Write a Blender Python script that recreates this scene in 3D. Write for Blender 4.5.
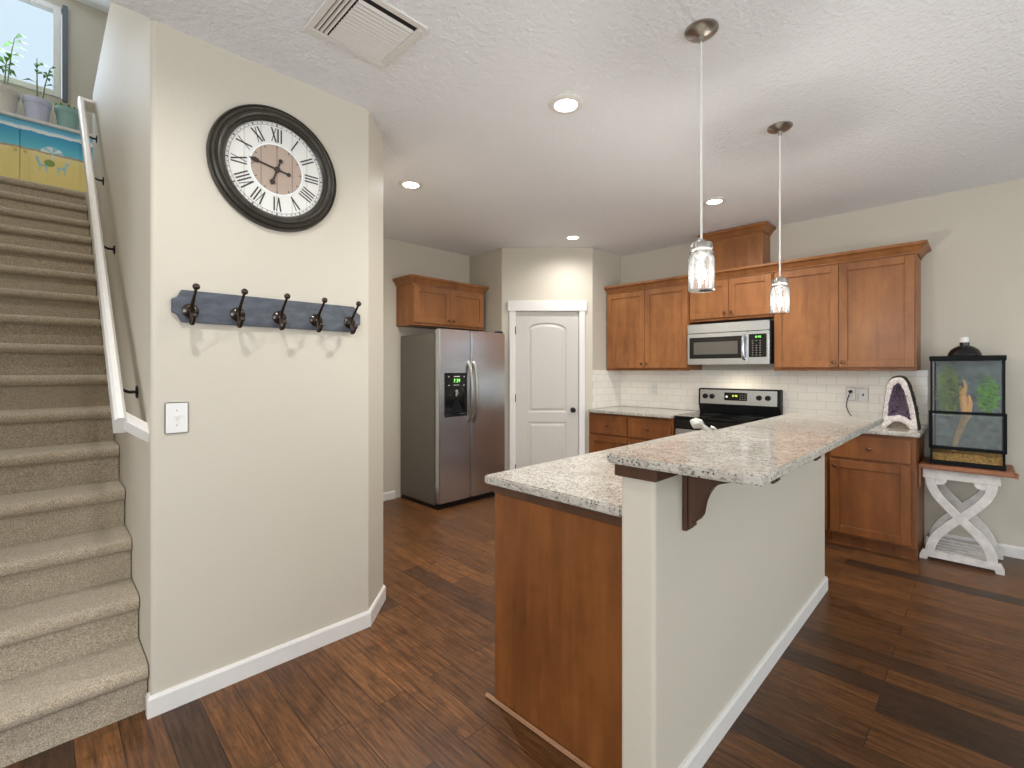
import bpy, bmesh, math, random
from mathutils import Vector, Matrix, noise
PI = math.pi
R = math.radians
scene = bpy.context.scene
for o in list(bpy.data.objects):
    bpy.data.objects.remove(o, do_unlink=True)
COL = scene.collection

# ------------------------------------------------------------------ camera, world, lights, exposure
cam_d = bpy.data.cameras.new('camera')
cam_d.sensor_width = 36.0
cam_d.lens = 472.0 / 1024.0 * 36.0
cam_d.shift_y = -14.0 / 1024.0
cam_d.clip_start = 0.02
cam = bpy.data.objects.new('camera', cam_d)
cam.location = (0, 0, 1.37)
cam.rotation_euler = (R(90), 0, R(-45))
COL.objects.link(cam)
scene.camera = cam

vs = scene.view_settings
vs.view_transform = 'Standard'
vs.look = 'None'
vs.exposure = 0.53
vs.gamma = 1.0
vs.use_curve_mapping = False

world = bpy.data.worlds.new('world')
scene.world = world
world.use_nodes = True
wn = world.node_tree.nodes
bg = wn['Background']
bg.inputs['Color'].default_value = (0.72, 0.86, 1.0, 1)
bg.inputs['Strength'].default_value = 0.7

def area_light(name, loc, rot, sx, sy, power, color):
    d = bpy.data.lights.new(name, 'AREA')
    d.shape = 'RECTANGLE'
    d.size = sx
    d.size_y = sy
    d.energy = power
    d.color = color
    o = bpy.data.objects.new(name, d)
    o.location = loc
    o.rotation_euler = rot
    COL.objects.link(o)
    return o

DAY = (0.86, 0.94, 1.0)
P_DIN, P_LIV, P_STAIR = 30, 64, 24
# daylight through the two large dining-room windows behind the camera and the window at the stair top
area_light('daylight_dining_left', (0.35, -3.16, 1.45), (R(90), 0, 0), 1.9, 1.9, P_DIN, DAY)
area_light('daylight_dining_right', (3.15, -3.16, 1.45), (R(90), 0, 0), 1.9, 1.9, P_DIN, DAY)
area_light('daylight_living', (-2.96, 0.0, 1.45), (R(90), 0, R(-90)), 2.2, 1.9, P_LIV, (0.90, 0.95, 1.0))
area_light('daylight_stair_top', (-0.35, 6.93, 4.75), (R(-90), 0, 0), 0.9, 0.9, P_STAIR, (0.72, 0.85, 1.0))
CAN_POWER = 46
FRONT_CAN_POWER = 20
PENDANT_POWER = 11
CAN_COL = (1.0, 0.99, 0.97)

# ------------------------------------------------------------------ materials
def lin(c):
    c = c / 255.0
    return c / 12.92 if c <= 0.04045 else ((c + 0.055) / 1.055) ** 2.4
def rgb(r, g, b):
    return (lin(r), lin(g), lin(b), 1.0)

class NT:
    def __init__(self, name):
        self.m = bpy.data.materials.new(name)
        self.m.use_nodes = True
        self.t = self.m.node_tree
        self.n = self.t.nodes
        self.b = self.n['Principled BSDF']
        self.out = self.n['Material Output']
    def new(self, kind, **kw):
        nd = self.n.new(kind)
        for k, v in kw.items():
            if k.startswith('_'):
                setattr(nd, k[1:], v)
            else:
                nd.inputs[k.replace('__', ' ')].default_value = v
        return nd
    def link(self, a, b):
        self.t.links.new(a, b)
    def coord(self, kind='Object', scale=(1, 1, 1), rot=(0, 0, 0), rnd=False):
        tc = self.new('ShaderNodeTexCoord')
        mp = self.new('ShaderNodeMapping')
        mp.inputs['Scale'].default_value = scale
        mp.inputs['Rotation'].default_value = rot
        self.link(tc.outputs[kind], mp.inputs['Vector'])
        if rnd:
            oi = self.new('ShaderNodeObjectInfo')
            mul = self.new('ShaderNodeMath', _operation='MULTIPLY')
            mul.inputs[1].default_value = 17.0
            self.link(oi.outputs['Random'], mul.inputs[0])
            add = self.new('ShaderNodeVectorMath', _operation='ADD')
            self.link(mp.outputs[0], add.inputs[0])
            self.link(mul.outputs[0], add.inputs[1])
            return add.outputs[0]
        return mp.outputs[0]
    def noise(self, vec, scale, detail=3, rough=0.55):
        nd = self.new('ShaderNodeTexNoise', Scale=scale, Detail=detail, Roughness=rough)
        self.link(vec, nd.inputs['Vector'])
        return nd.outputs['Fac']
    def ramp(self, fac, stops):
        nd = self.new('ShaderNodeValToRGB')
        cr = nd.color_ramp
        while len(cr.elements) < len(stops):
            cr.elements.new(0.5)
        for e, (p, c) in zip(cr.elements, stops):
            e.position = p
            e.color = c
        self.link(fac, nd.inputs['Fac'])
        return nd.outputs['Color']
    def mix(self, fac, a, b, mode='MIX'):
        nd = self.new('ShaderNodeMix', _data_type='RGBA', _blend_type=mode)
        for sock, v in ((nd.inputs[0], fac), (nd.inputs[6], a), (nd.inputs[7], b)):
            if hasattr(v, 'is_output'):
                self.link(v, sock)
            else:
                sock.default_value = v
        return nd.outputs[2]
    def bump(self, h, strength, dist=0.01):
        nd = self.new('ShaderNodeBump', Strength=strength, Distance=dist)
        self.link(h, nd.inputs['Height'])
        self.link(nd.outputs[0], self.b.inputs['Normal'])
    def col(self, v):
        if hasattr(v, 'is_output'):
            self.link(v, self.b.inputs['Base Color'])
        else:
            self.b.inputs['Base Color'].default_value = v
    def set(self, rough=0.5, metal=0.0, spec=None):
        self.b.inputs['Roughness'].default_value = rough
        self.b.inputs['Metallic'].default_value = metal
        if spec is not None:
            self.b.inputs['Specular IOR Level'].default_value = spec

def plain(name, c, rough=0.5, metal=0.0, var=0.06, scale=30, bump=0.0, spec=None):
    t = NT(name)
    v = t.coord()
    n = t.noise(v, scale)
    lo = tuple(max(0, x * (1 - var)) for x in c[:3]) + (1,)
    hi = tuple(min(1, x * (1 + var)) for x in c[:3]) + (1,)
    t.col(t.ramp(n, [(0.3, lo), (0.7, hi)]))
    t.set(rough, metal, spec)
    if bump:
        t.bump(n, bump, 0.004)
    return t.m

def paint(name, c, scale, strength, rough=0.6, dist=.006):
    t = NT(name)
    v = t.coord('Object')
    n = t.noise(v, scale, 4, 0.6)
    n2 = t.noise(v, 1.3, 2)
    t.col(t.mix(n2, tuple(x * 0.97 for x in c[:3]) + (1,), c))
    t.set(rough, 0, 0.3)
    t.bump(n, strength, dist)
    return t.m

def wood(name, dark, mid, light, rough=0.42, coat=0.05):
    t = NT(name)
    v = t.coord('Object', (9, 9, 0.9), rnd=True)
    n1 = t.noise(v, 2.2, 5, 0.6)
    v2 = t.coord('Object', (2.0, 2.0, 0.6), rnd=True)
    n2 = t.noise(v2, 2.6, 3, 0.5)
    c1 = t.ramp(n1, [(0.25, dark), (0.5, mid), (0.78, light)])
    c2 = t.ramp(n2, [(0.3, dark), (0.55, mid), (0.8, light)])
    c3 = t.ramp(t.noise(t.coord('Object', (3, 3, 2.2), rnd=True), 3.0, 4, 0.7), [(0.35, (0.9, 0.89, 0.88, 1)), (0.6, (1.06, 1.05, 1.04, 1))])
    t.col(t.mix(1.0, t.mix(0.55, c1, c2), c3, 'MULTIPLY'))
    t.set(rough, 0, 0.3)
    t.b.inputs['Coat Weight'].default_value = coat
    t.b.inputs['Coat Roughness'].default_value = 0.25
    t.bump(n1, 0.05, 0.003)
    return t.m

M = {}
M['wall'] = paint('beige_wall_paint', rgb(202, 194, 178), 210, 0.18)
M['ceiling'] = paint('white_ceiling_texture', rgb(240, 240, 241), 48, 0.75, 0.75, .016)
M['trim'] = plain('white_trim_paint', rgb(224, 220, 214), 0.4, var=0.02)
M['door_white'] = plain('white_door_paint', rgb(196, 191, 183), 0.42, var=0.015)
M['cab'] = wood('cabinet_maple', rgb(114, 71, 40), rgb(150, 98, 57), rgb(172, 117, 71))
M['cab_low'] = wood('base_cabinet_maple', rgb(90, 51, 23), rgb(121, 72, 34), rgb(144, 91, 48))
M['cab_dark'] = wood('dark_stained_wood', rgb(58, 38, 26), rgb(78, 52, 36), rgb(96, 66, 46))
M['black'] = plain('black_plastic', rgb(20, 20, 21), 0.45, spec=.25)
M['frame_black'] = plain('matte_black_frame', rgb(18, 19, 20), 0.6, spec=.12)
M['black_gloss'] = plain('black_glass', rgb(10, 10, 11), 0.08, var=0.02)
M['fridge_side'] = plain('fridge_side_grey', rgb(98, 93, 84), 0.5, var=0.05, scale=120)
M['grey_glass'] = plain('grey_microwave_glass', rgb(92, 88, 80), 0.15, var=0.03)
M['bronze'] = plain('oil_rubbed_bronze', rgb(74, 65, 58), 0.22, 0.85, var=0.2, scale=60)
M['knob'] = plain('bronze_knob', rgb(110, 78, 58), 0.3, 0.7, var=0.15)
M['chrome'] = plain('chrome', rgb(215, 215, 215), 0.14, 1.0, var=0.02)
M['nickel'] = plain('brushed_nickel', rgb(170, 165, 158), 0.3, 1.0, var=0.05)
M['nickel_pale'] = plain('satin_pale_nickel', rgb(176, 173, 166), 0.35, 0.6, var=0.03)
M['plate'] = plain('white_plastic_plate', rgb(226, 224, 219), 0.35, var=0.01)
M['cord_white'] = plain('white_cord', rgb(226, 222, 214), 0.5, var=0.02)
M['white_wash'] = plain('white_washed_wood', rgb(214, 208, 202), 0.6, var=0.14, scale=18, bump=0.2)
M['mat_brown'] = plain('brown_mat', rgb(150, 98, 68), 0.55, var=0.15, scale=40, bump=0.15)
M['clock_frame'] = plain('dark_olive_clock_frame', rgb(62, 57, 49), 0.34, 0.25, var=0.2, scale=22, bump=0.1)
M['clock_ink'] = plain('dark_clock_ink', rgb(62, 58, 54), 0.6, var=0.2)
M['clock_hand'] = plain('brown_clock_hand', rgb(52, 40, 34), 0.5, var=0.1)
M['soil'] = plain('potting_soil', rgb(70, 52, 40), 0.9, var=0.4, scale=80, bump=0.6)
M['stem'] = plain('green_stem', rgb(96, 110, 62), 0.6, var=0.2)
M['leaf'] = plain('green_leaf', rgb(92, 140, 52), 0.5, var=0.35, scale=12)
M['leaf2'] = plain('bright_green_leaf', rgb(104, 160, 54), 0.45, var=0.35, scale=25)
M['leaf3'] = plain('olive_leaf', rgb(124, 142, 72), 0.5, var=0.4, scale=25)
M['pot_lilac'] = plain('lilac_grey_pot', rgb(200, 202, 222), 0.5, var=0.04)
M['pot_cream'] = plain('cream_grey_pot', rgb(214, 206, 196), 0.5, var=0.04)
M['pot_teal'] = plain('teal_green_pot', rgb(146, 182, 174), 0.5, var=0.05)
M['branch'] = plain('tan_branch', rgb(222, 166, 106), 0.7, var=0.25, scale=35, bump=0.4)
M['sub'] = plain('brown_substrate', rgb(150, 114, 62), 0.9, var=0.6, scale=70, bump=0.8)
M['rock'] = plain('grey_rock_panel', rgb(112, 118, 116), 0.8, var=0.35, scale=26, bump=0.5)
M['rind'] = plain('dark_geode_rind', rgb(46, 42, 34), 0.7, var=0.5, scale=60, bump=0.6)
M['quartz'] = plain('white_quartz', rgb(206, 195, 188), 0.45, var=0.3, scale=55, bump=0.5)
M['amethyst'] = plain('purple_amethyst', rgb(108, 92, 108), 0.16, var=0.6, scale=210)
M['notch'] = plain('brown_geode_base', rgb(112, 100, 84), 0.8, var=0.3, scale=50)

def stainless():
    t = NT('stainless_steel')
    v = t.coord('Object', (3, 3, 220))
    n = t.noise(v, 3, 2)
    t.col(t.ramp(n, [(0.3, rgb(200, 204, 208)), (0.7, rgb(216, 220, 224))]))
    t.set(0.26, 1.0)
    t.b.inputs['Anisotropic'].default_value = 0.3
    return t.m
M['steel'] = stainless()

def granite():
    t = NT('speckled_granite')
    v = t.coord('Object')
    base = t.noise(v, 9, 4, 0.6)
    c = t.ramp(base, [(0.3, rgb(176, 169, 157)), (0.5, rgb(184, 178, 167)), (0.7, rgb(198, 193, 183))])
    g = t.noise(v, 42, 3, 0.6)
    c = t.mix(t.ramp(g, [(0.5, (0, 0, 0, 1)), (0.62, (1, 1, 1, 1))]), c, rgb(160, 152, 142))
    g2 = t.noise(v, 95, 3, 0.65)
    c = t.mix(t.ramp(g2, [(0.58, (0, 0, 0, 1)), (0.64, (1, 1, 1, 1))]), c, rgb(120, 112, 104))
    vo = t.new('ShaderNodeTexVoronoi', Scale=88.0)
    t.link(v, vo.inputs['Vector'])
    k = t.noise(v, 30, 2)
    dk = t.ramp(vo.outputs['Distance'], [(0.2, (1, 1, 1, 1)), (0.3, (0, 0, 0, 1))])
    msk = t.ramp(k, [(0.44, (0, 0, 0, 1)), (0.5, (1, 1, 1, 1))])
    both = t.mix(1.0, dk, msk, 'MULTIPLY')
    c = t.mix(both, c, rgb(48, 46, 46))
    t.col(c)
    t.set(0.12, 0, 0.5)
    return t.m
M['granite'] = granite()

def floor_mat():
    t = NT('dark_plank_floor')
    tc = t.new('ShaderNodeTexCoord')
    mp = t.new('ShaderNodeMapping')
    mp.inputs['Rotation'].default_value = (0, 0, R(90))
    mp.inputs['Location'].default_value = (0.31, 0.04, 0)
    t.link(tc.outputs['Object'], mp.inputs['Vector'])
    br = t.new('ShaderNodeTexBrick', _offset=0.37, _offset_frequency=2, _squash=1.0)
    br.inputs['Color1'].default_value = (0, 0, 0, 1)
    br.inputs['Color2'].default_value = (1, 1, 1, 1)
    br.inputs['Mortar'].default_value = (0.5, 0.5, 0.5, 1)
    br.inputs['Scale'].default_value = 1.0
    br.inputs['Mortar Size'].default_value = 0.0016
    br.inputs['Mortar Smooth'].default_value = 0.2
    br.inputs['Bias'].default_value = 0.0
    br.inputs['Brick Width'].default_value = 1.05
    br.inputs['Row Height'].default_value = 0.127
    t.link(mp.outputs[0], br.inputs['Vector'])
    sep = t.new('ShaderNodeSeparateColor')
    t.link(br.outputs['Color'], sep.inputs[0])
    tone = t.ramp(sep.outputs[0], [(0.0, rgb(60, 43, 32)), (0.1, rgb(72, 49, 33)), (0.2, rgb(92, 60, 35)), (0.7, rgb(102, 66, 37)), (1.0, rgb(114, 75, 42))])
    # grain runs along world Y
    v = t.coord('Object', (26, 1.8, 1))
    off = t.new('ShaderNodeVectorMath', _operation='ADD')
    sc = t.new('ShaderNodeVectorMath', _operation='SCALE')
    t.link(br.outputs['Color'], sc.inputs[0])
    sc.inputs['Scale'].default_value = 9.0
    t.link(v, off.inputs[0])
    t.link(sc.outputs[0], off.inputs[1])
    g = t.noise(off.outputs[0], 3.0, 6, 0.65)
    gc = t.ramp(g, [(0.28, (0.34, 0.32, 0.30, 1)), (0.5, (0.95, 0.95, 0.95, 1)), (0.72, (1.65, 1.62, 1.5, 1))])
    c = t.mix(1.0, tone, gc, 'MULTIPLY')
    scr = t.noise(t.coord('Object', (60, 1.1, 1)), 4.0, 4, 0.7)
    c = t.mix(t.ramp(scr, [(0.6, (0, 0, 0, 1)), (0.74, (0.4, 0.4, 0.4, 1))]), c, rgb(156, 112, 74))
    blot = t.noise(t.coord('Object'), 11.0, 5, 0.7)
    c = t.mix(t.ramp(blot, [(0.3, (0.55, 0.55, 0.55, 1)), (0.48, (0, 0, 0, 1))]), c, rgb(52, 34, 22))
    c = t.mix(br.outputs['Fac'], c, rgb(40, 26, 18))
    t.col(c)
    rg = t.ramp(g, [(0.2, (0.3, 0.3, 0.3, 1)), (0.8, (0.42, 0.42, 0.42, 1))])
    t.link(rg, t.b.inputs['Roughness'])
    t.b.inputs['Specular IOR Level'].default_value = 0.3
    inv = t.new('ShaderNodeMath', _operation='SUBTRACT')
    inv.inputs[0].default_value = 1.0
    t.link(br.outputs['Fac'], inv.inputs[1])
    mulg = t.new('ShaderNodeMath', _operation='MULTIPLY_ADD')
    t.link(g, mulg.inputs[0])
    mulg.inputs[1].default_value = 0.5
    t.link(inv.outputs[0], mulg.inputs[2])
    t.bump(mulg.outputs[0], 0.5, 0.003)
    return t.m
M['floor'] = floor_mat()

def tile_mat():
    t = NT('white_subway_tile')
    tc = t.new('ShaderNodeTexCoord')
    sp = t.new('ShaderNodeSeparateXYZ')
    t.link(tc.outputs['Object'], sp.inputs[0])
    cb = t.new('ShaderNodeCombineXYZ')
    t.link(sp.outputs['X'], cb.inputs['X'])
    t.link(sp.outputs['Z'], cb.inputs['Y'])
    br = t.new('ShaderNodeTexBrick', _offset=0.5, _offset_frequency=2)
    br.inputs['Color1'].default_value = rgb(240, 234, 222)
    br.inputs['Color2'].default_value = rgb(244, 239, 228)
    br.inputs['Mortar'].default_value = rgb(214, 206, 192)
    br.inputs['Scale'].default_value = 1.0
    br.inputs['Mortar Size'].default_value = 0.0016
    br.inputs['Brick Width'].default_value = 0.153
    br.inputs['Row Height'].default_value = 0.0775
    t.link(cb.outputs[0], br.inputs['Vector'])
    t.col(br.outputs['Color'])
    t.set(0.18)
    inv = t.new('ShaderNodeMath', _operation='SUBTRACT')
    inv.inputs[0].default_value = 1.0
    t.link(br.outputs['Fac'], inv.inputs[1])
    t.bump(inv.outputs[0], 0.4, 0.002)
    return t.m
M['tile'] = tile_mat()

def carpet_mat():
    t = NT('beige_carpet')
    v = t.coord('Object')
    n = t.noise(v, 230, 3, 0.75)
    n2 = t.noise(v, 40, 3, 0.6)
    c = t.ramp(n, [(0.3, rgb(132, 111, 84)), (0.5, rgb(190, 174, 149)), (0.7, rgb(230, 220, 203))])
    c = t.mix(t.ramp(n2, [(0.42, (0, 0, 0, 1)), (0.7, (0.25, 0.25, 0.25, 1))]), c, rgb(140, 120, 96))
    t.col(c)
    t.set(0.95, 0, 0.1)
    t.b.inputs['Sheen Weight'].default_value = 0.25
    t.bump(n, 0.9, 0.008)
    return t.m
M['carpet'] = carpet_mat()

def dial_mat(name, base, line):
    t = NT(name)
    tc = t.new('ShaderNodeTexCoord')
    w = t.new('ShaderNodeTexWave', _wave_type='BANDS', _bands_direction='X', Scale=4.6, Distortion=0.0)
    t.link(tc.outputs['Object'], w.inputs['Vector'])
    n = t.noise(t.coord('Object', (14, 14, 2)), 5, 4)
    c = t.mix(t.ramp(w.outputs['Fac'], [(0.0, (1, 1, 1, 1)), (0.02, (0, 0, 0, 1))]), base, line)
    c = t.mix(0.12, c, t.ramp(n, [(0.3, line), (0.7, base)]))
    t.col(c)
    t.set(0.6)
    return t.m
M['dial'] = dial_mat('white_plank_dial', rgb(226, 224, 217), rgb(196, 191, 182))
M['dial_wood'] = dial_mat('tan_plank_dial_centre', rgb(178, 158, 142), rgb(134, 114, 98))

def board_mat():
    t = NT('distressed_blue_grey_board')
    v = t.coord('Object', (1, 1, 3))
    n = t.noise(v, 14, 5, 0.7)
    t.col(t.ramp(n, [(0.3, rgb(58, 61, 67)), (0.55, rgb(77, 82, 90)), (0.75, rgb(95, 101, 111))]))
    t.set(0.5)
    t.bump(n, 0.15, 0.003)
    return t.m
M['rack'] = board_mat()

def mural_mat():
    t = NT('painted_beach_mural')
    tc = t.new('ShaderNodeTexCoord')
    sp = t.new('ShaderNodeSeparateXYZ')
    t.link(tc.outputs['Object'], sp.inputs[0])
    n = t.noise(t.coord('Object', (1, 1, 1)), 9, 4, 0.6)
    ad = t.new('ShaderNodeMath', _operation='MULTIPLY_ADD')
    t.link(n, ad.inputs[0])
    ad.inputs[1].default_value = 0.05
    t.link(sp.outputs['Z'], ad.inputs[2])
    mr = t.new('ShaderNodeMapRange')
    mr.inputs['From Min'].default_value = 0.0
    mr.inputs['From Max'].default_value = 0.85
    t.link(ad.outputs[0], mr.inputs['Value'])
    c = t.ramp(mr.outputs[0], [(0.0, rgb(236, 212, 122)), (0.5, rgb(240, 218, 136)), (0.56, rgb(242, 222, 160)), (0.575, rgb(186, 150, 120)),
                               (0.6, rgb(98, 200, 220)), (0.7, rgb(60, 176, 206)), (0.79, rgb(40, 152, 198)), (0.795, rgb(244, 246, 246)),
                               (0.83, rgb(226, 240, 246)), (0.85, rgb(110, 200, 232)), (0.96, rgb(70, 180, 226))])
    t.col(c)
    t.set(0.45)
    return t.m
M['mural'] = mural_mat()
M['paint_blue'] = plain('light_blue_paint', rgb(158, 208, 226), 0.5)
M['paint_white'] = plain('white_paint', rgb(236, 240, 240), 0.5)
M['paint_green'] = plain('green_paint', rgb(138, 160, 78), 0.5)
M['paint_yellow'] = plain('yellow_knob_paint', rgb(226, 200, 92), 0.5)

def glass_mat(name, tint, refl=1.0, haze=0.0):
    m = bpy.data.materials.new(name)
    m.use_nodes = True
    t = m.node_tree
    t.nodes.remove(t.nodes['Principled BSDF'])
    out = t.nodes['Material Output']
    tr = t.nodes.new('ShaderNodeBsdfTransparent')
    tr.inputs[0].default_value = tint
    gl = t.nodes.new('ShaderNodeBsdfGlossy')
    gl.inputs['Roughness'].default_value = 0.02
    fr = t.nodes.new('ShaderNodeFresnel')
    fr.inputs['IOR'].default_value = 1.45
    mu = t.nodes.new('ShaderNodeMath')
    mu.operation = 'MULTIPLY'
    mu.inputs[1].default_value = refl
    t.links.new(fr.outputs[0], mu.inputs[0])
    mx = t.nodes.new('ShaderNodeMixShader')
    t.links.new(mu.outputs[0], mx.inputs[0])
    t.links.new(tr.outputs[0], mx.inputs[1])
    t.links.new(gl.outputs[0], mx.inputs[2])
    last = mx
    if haze:
        df = t.nodes.new('ShaderNodeBsdfDiffuse')
        df.inputs[0].default_value = (0.9, 0.9, 0.9, 1)
        m2 = t.nodes.new('ShaderNodeMixShader')
        m2.inputs[0].default_value = haze
        t.links.new(mx.outputs[0], m2.inputs[1])
        t.links.new(df.outputs[0], m2.inputs[2])
        last = m2
    t.links.new(last.outputs[0], out.inputs[0])
    return m
M['glass'] = glass_mat('clear_glass', (0.97, 0.985, 0.98, 1), 0.14)
M['jar'] = glass_mat('jar_glass', (0.985, 0.99, 0.99, 1), 2.2, 0.004)
M['bulb'] = glass_mat('bulb_glass', (0.95, 0.95, 0.93, 1), 0.6)
M['mesh_vent'] = glass_mat('grey_mesh_panel', (0.72, 0.78, 0.77, 1), 0.2, 0.08)

def glow(name, c, strength):
    t = NT(name)
    t.col((0.02, 0.02, 0.02, 1))
    t.b.inputs['Emission Color'].default_value = c
    t.b.inputs['Emission Strength'].default_value = strength
    return t.m
M['lamp'] = glow('lit_lamp_lens', (1, 0.95, 0.88, 1), 9.0)
M['led_green'] = glow('green_display_digits', (0.25, 1.0, 0.15, 1), 1.6)
M['led_yellow'] = glow('yellow_display_digits', (0.8, 0.95, 0.1, 1), 1.3)
M['filament'] = glow('warm_bulb_filament', (1, 0.75, 0.45, 1), 1.2)

# ------------------------------------------------------------------ mesh helpers
class MB:
    def __init__(self):
        self.bm = bmesh.new()
        self.mats = []
        self.cur = 0
    def mat(self, m):
        if m not in self.mats:
            self.mats.append(m)
        self.cur = self.mats.index(m)
        return self
    def _mark(self):
        for f in self.bm.faces:
            if not f.tag:
                f.material_index = self.cur
                f.tag = True
    def box(self, x0, x1, y0, y1, z0, z1, bev=0.0, seg=2, vert_only=False):
        mtx = Matrix.Translation(((x0 + x1) / 2, (y0 + y1) / 2, (z0 + z1) / 2)) @ Matrix.Diagonal((abs(x1 - x0), abs(y1 - y0), abs(z1 - z0), 1))
        r = bmesh.ops.create_cube(self.bm, size=1.0, matrix=mtx)
        if bev:
            es = set()
            for v in r['verts']:
                for e in v.link_edges:
                    if vert_only:
                        d = e.verts[0].co - e.verts[1].co
                        if abs(d.x) + abs(d.y) > 1e-5:
                            continue
                    es.add(e)
            bmesh.ops.bevel(self.bm, geom=list(es), offset=bev, segments=seg, affect='EDGES', clamp_overlap=True)
        self._mark()
        return self
    def prism(self, pts, axis, a, b, bev=0.0, seg=2, bev_along=False):
        def P(p, h):
            if axis == 'z':
                return (p[0], p[1], h)
            if axis == 'x':
                return (h, p[0], p[1])
            return (p[0], h, p[1])
        lo = [self.bm.verts.new(P(p, a)) for p in pts]
        hi = [self.bm.verts.new(P(p, b)) for p in pts]
        n = len(pts)
        fs = [self.bm.faces.new(lo), self.bm.faces.new(hi)]
        for i in range(n):
            fs.append(self.bm.faces.new((lo[i], lo[(i + 1) % n], hi[(i + 1) % n], hi[i])))
        if bev:
            bmesh.ops.recalc_face_normals(self.bm, faces=fs)
            if bev_along:
                es = [e for i in range(n) for e in lo[i].link_edges if e.other_vert(lo[i]) == hi[i]]
            else:
                es = list({e for f in fs for e in f.edges})
            bmesh.ops.bevel(self.bm, geom=es, offset=bev, segments=seg, affect='EDGES', clamp_overlap=True)
        self._mark()
        return self
    def lathe(self, prof, org=(0, 0, 0), axis=(0, 0, 1), seg=24, cap=True):
        q = Vector((0, 0, 1)).rotation_difference(Vector(axis).normalized()).to_matrix()
        o = Vector(org)
        rings = []
        for (r, h) in prof:
            if r < 1e-6:
                rings.append([self.bm.verts.new(o + q @ Vector((0, 0, h)))])
            else:
                rings.append([self.bm.verts.new(o + q @ Vector((r * math.cos(2 * PI * k / seg), r * math.sin(2 * PI * k / seg), h))) for k in range(seg)])
        for A, B in zip(rings, rings[1:]):
            if len(A) == 1 and len(B) == 1:
                continue
            for k in range(seg):
                k2 = (k + 1) % seg
                if len(A) == 1:
                    self.bm.faces.new((A[0], B[k], B[k2]))
                elif len(B) == 1:
                    self.bm.faces.new((A[k], A[k2], B[0]))
                else:
                    self.bm.faces.new((A[k], A[k2], B[k2], B[k]))
        if cap:
            for Rg in (rings[0], rings[-1]):
                if len(Rg) > 2:
                    self.bm.faces.new(Rg)
        self._mark()
        return self
    def tube(self, path, rad, seg=10, cap=True):
        P = [Vector(p) for p in path]
        n = len(P)
        if not hasattr(rad, '__len__'):
            rad = [rad] * n
        tang = []
        for i in range(n):
            a = P[max(0, i - 1)]
            b = P[min(n - 1, i + 1)]
            tang.append((b - a).normalized())
        up = Vector((0, 0, 1)) if abs(tang[0].z) < 0.9 else Vector((1, 0, 0))
        u = (up - up.dot(tang[0]) * tang[0]).normalized()
        rings = []
        for i in range(n):
            t = tang[i]
            u = (u - u.dot(t) * t).normalized()
            w = t.cross(u)
            rings.append([self.bm.verts.new(P[i] + rad[i] * (math.cos(2 * PI * k / seg) * u + math.sin(2 * PI * k / seg) * w)) for k in range(seg)])
        for A, B in zip(rings, rings[1:]):
            for k in range(seg):
                k2 = (k + 1) % seg
                self.bm.faces.new((A[k], A[k2], B[k2], B[k]))
        if cap:
            self.bm.faces.new(rings[0])
            self.bm.faces.new(rings[-1])
        self._mark()
        return self
    def ball(self, c, r, sc=(1, 1, 1), seg=14):
        bmesh.ops.create_uvsphere(self.bm, u_segments=seg, v_segments=max(6, seg // 2), radius=r, matrix=Matrix.Translation(c) @ Matrix.Diagonal((*sc, 1)))
        self._mark()
        return self
    def poly(self, pts):
        self.bm.faces.new([self.bm.verts.new(p) for p in pts])
        self._mark()
        return self
    def build(self, name, m=None, parent=None, smooth=True, loc=None, recalc=True, angle=35):
        if recalc:
            bmesh.ops.recalc_face_normals(self.bm, faces=self.bm.faces[:])
        me = bpy.data.meshes.new(name)
        if smooth:
            for f in self.bm.faces:
                f.smooth = True
        self.bm.to_mesh(me)
        self.bm.free()
        if m is not None and not self.mats:
            self.mats = [m]
        for x in self.mats:
            me.materials.append(x)
        if smooth:
            me.set_sharp_from_angle(angle=R(angle))
        o = bpy.data.objects.new(name, me)
        COL.objects.link(o)
        if smooth:
            wnm = o.modifiers.new('weighted_normals', 'WEIGHTED_NORMAL')
            wnm.keep_sharp = True
        if loc is not None:
            o.location = loc
        if parent is not None:
            o.parent = parent
        return o

def tag(o, label=None, cat=None, group=None, kind=None):
    if label:
        o['label'] = label
    if cat:
        o['category'] = cat
    if group:
        o['group'] = group
    if kind:
        o['kind'] = kind
    return o
def thing(name, label, cat, loc=(0, 0, 0), rz=0.0, group=None):
    o = bpy.data.objects.new(name, None)
    o.empty_display_size = 0.1
    COL.objects.link(o)
    o.location = loc
    o.rotation_euler = (0, 0, R(rz))
    return tag(o, label, cat, group)
def struct(o):
    o['kind'] = 'structure'
    return o
def dup(root, loc, label, rz=None):
    r = root.copy()
    COL.objects.link(r)
    r.location = loc
    r['label'] = label
    if rz is not None:
        r.rotation_euler = (0, 0, R(rz))
    for ch in list(root.children):
        c = ch.copy()
        COL.objects.link(c)
        c.parent = r
        for g in list(ch.children):
            d = g.copy()
            COL.objects.link(d)
            d.parent = c
    return r
def text(name, s, size, loc, rot, m, parent, ext=0.0005):
    cu = bpy.data.curves.new(name, 'FONT')
    cu.body = s
    cu.size = size
    cu.extrude = ext
    cu.align_x = 'CENTER'
    cu.align_y = 'CENTER'
    tmp = bpy.data.objects.new(name + '_curve', cu)
    COL.objects.link(tmp)
    me = bpy.data.meshes.new_from_object(tmp)
    bpy.data.objects.remove(tmp, do_unlink=True)
    me.materials.clear()
    me.materials.append(m)
    o = bpy.data.objects.new(name, me)
    o.location = loc
    o.rotation_euler = rot
    COL.objects.link(o)
    o.parent = parent
    return o

# ------------------------------------------------------------------ the room shell
CH = 2.76           # ceiling height
XS, YF = 5.04, 4.45  # stove wall plane, fridge wall plane
WX, WY = 0.31, 2.33  # stair-side corner of the clock wall

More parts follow.
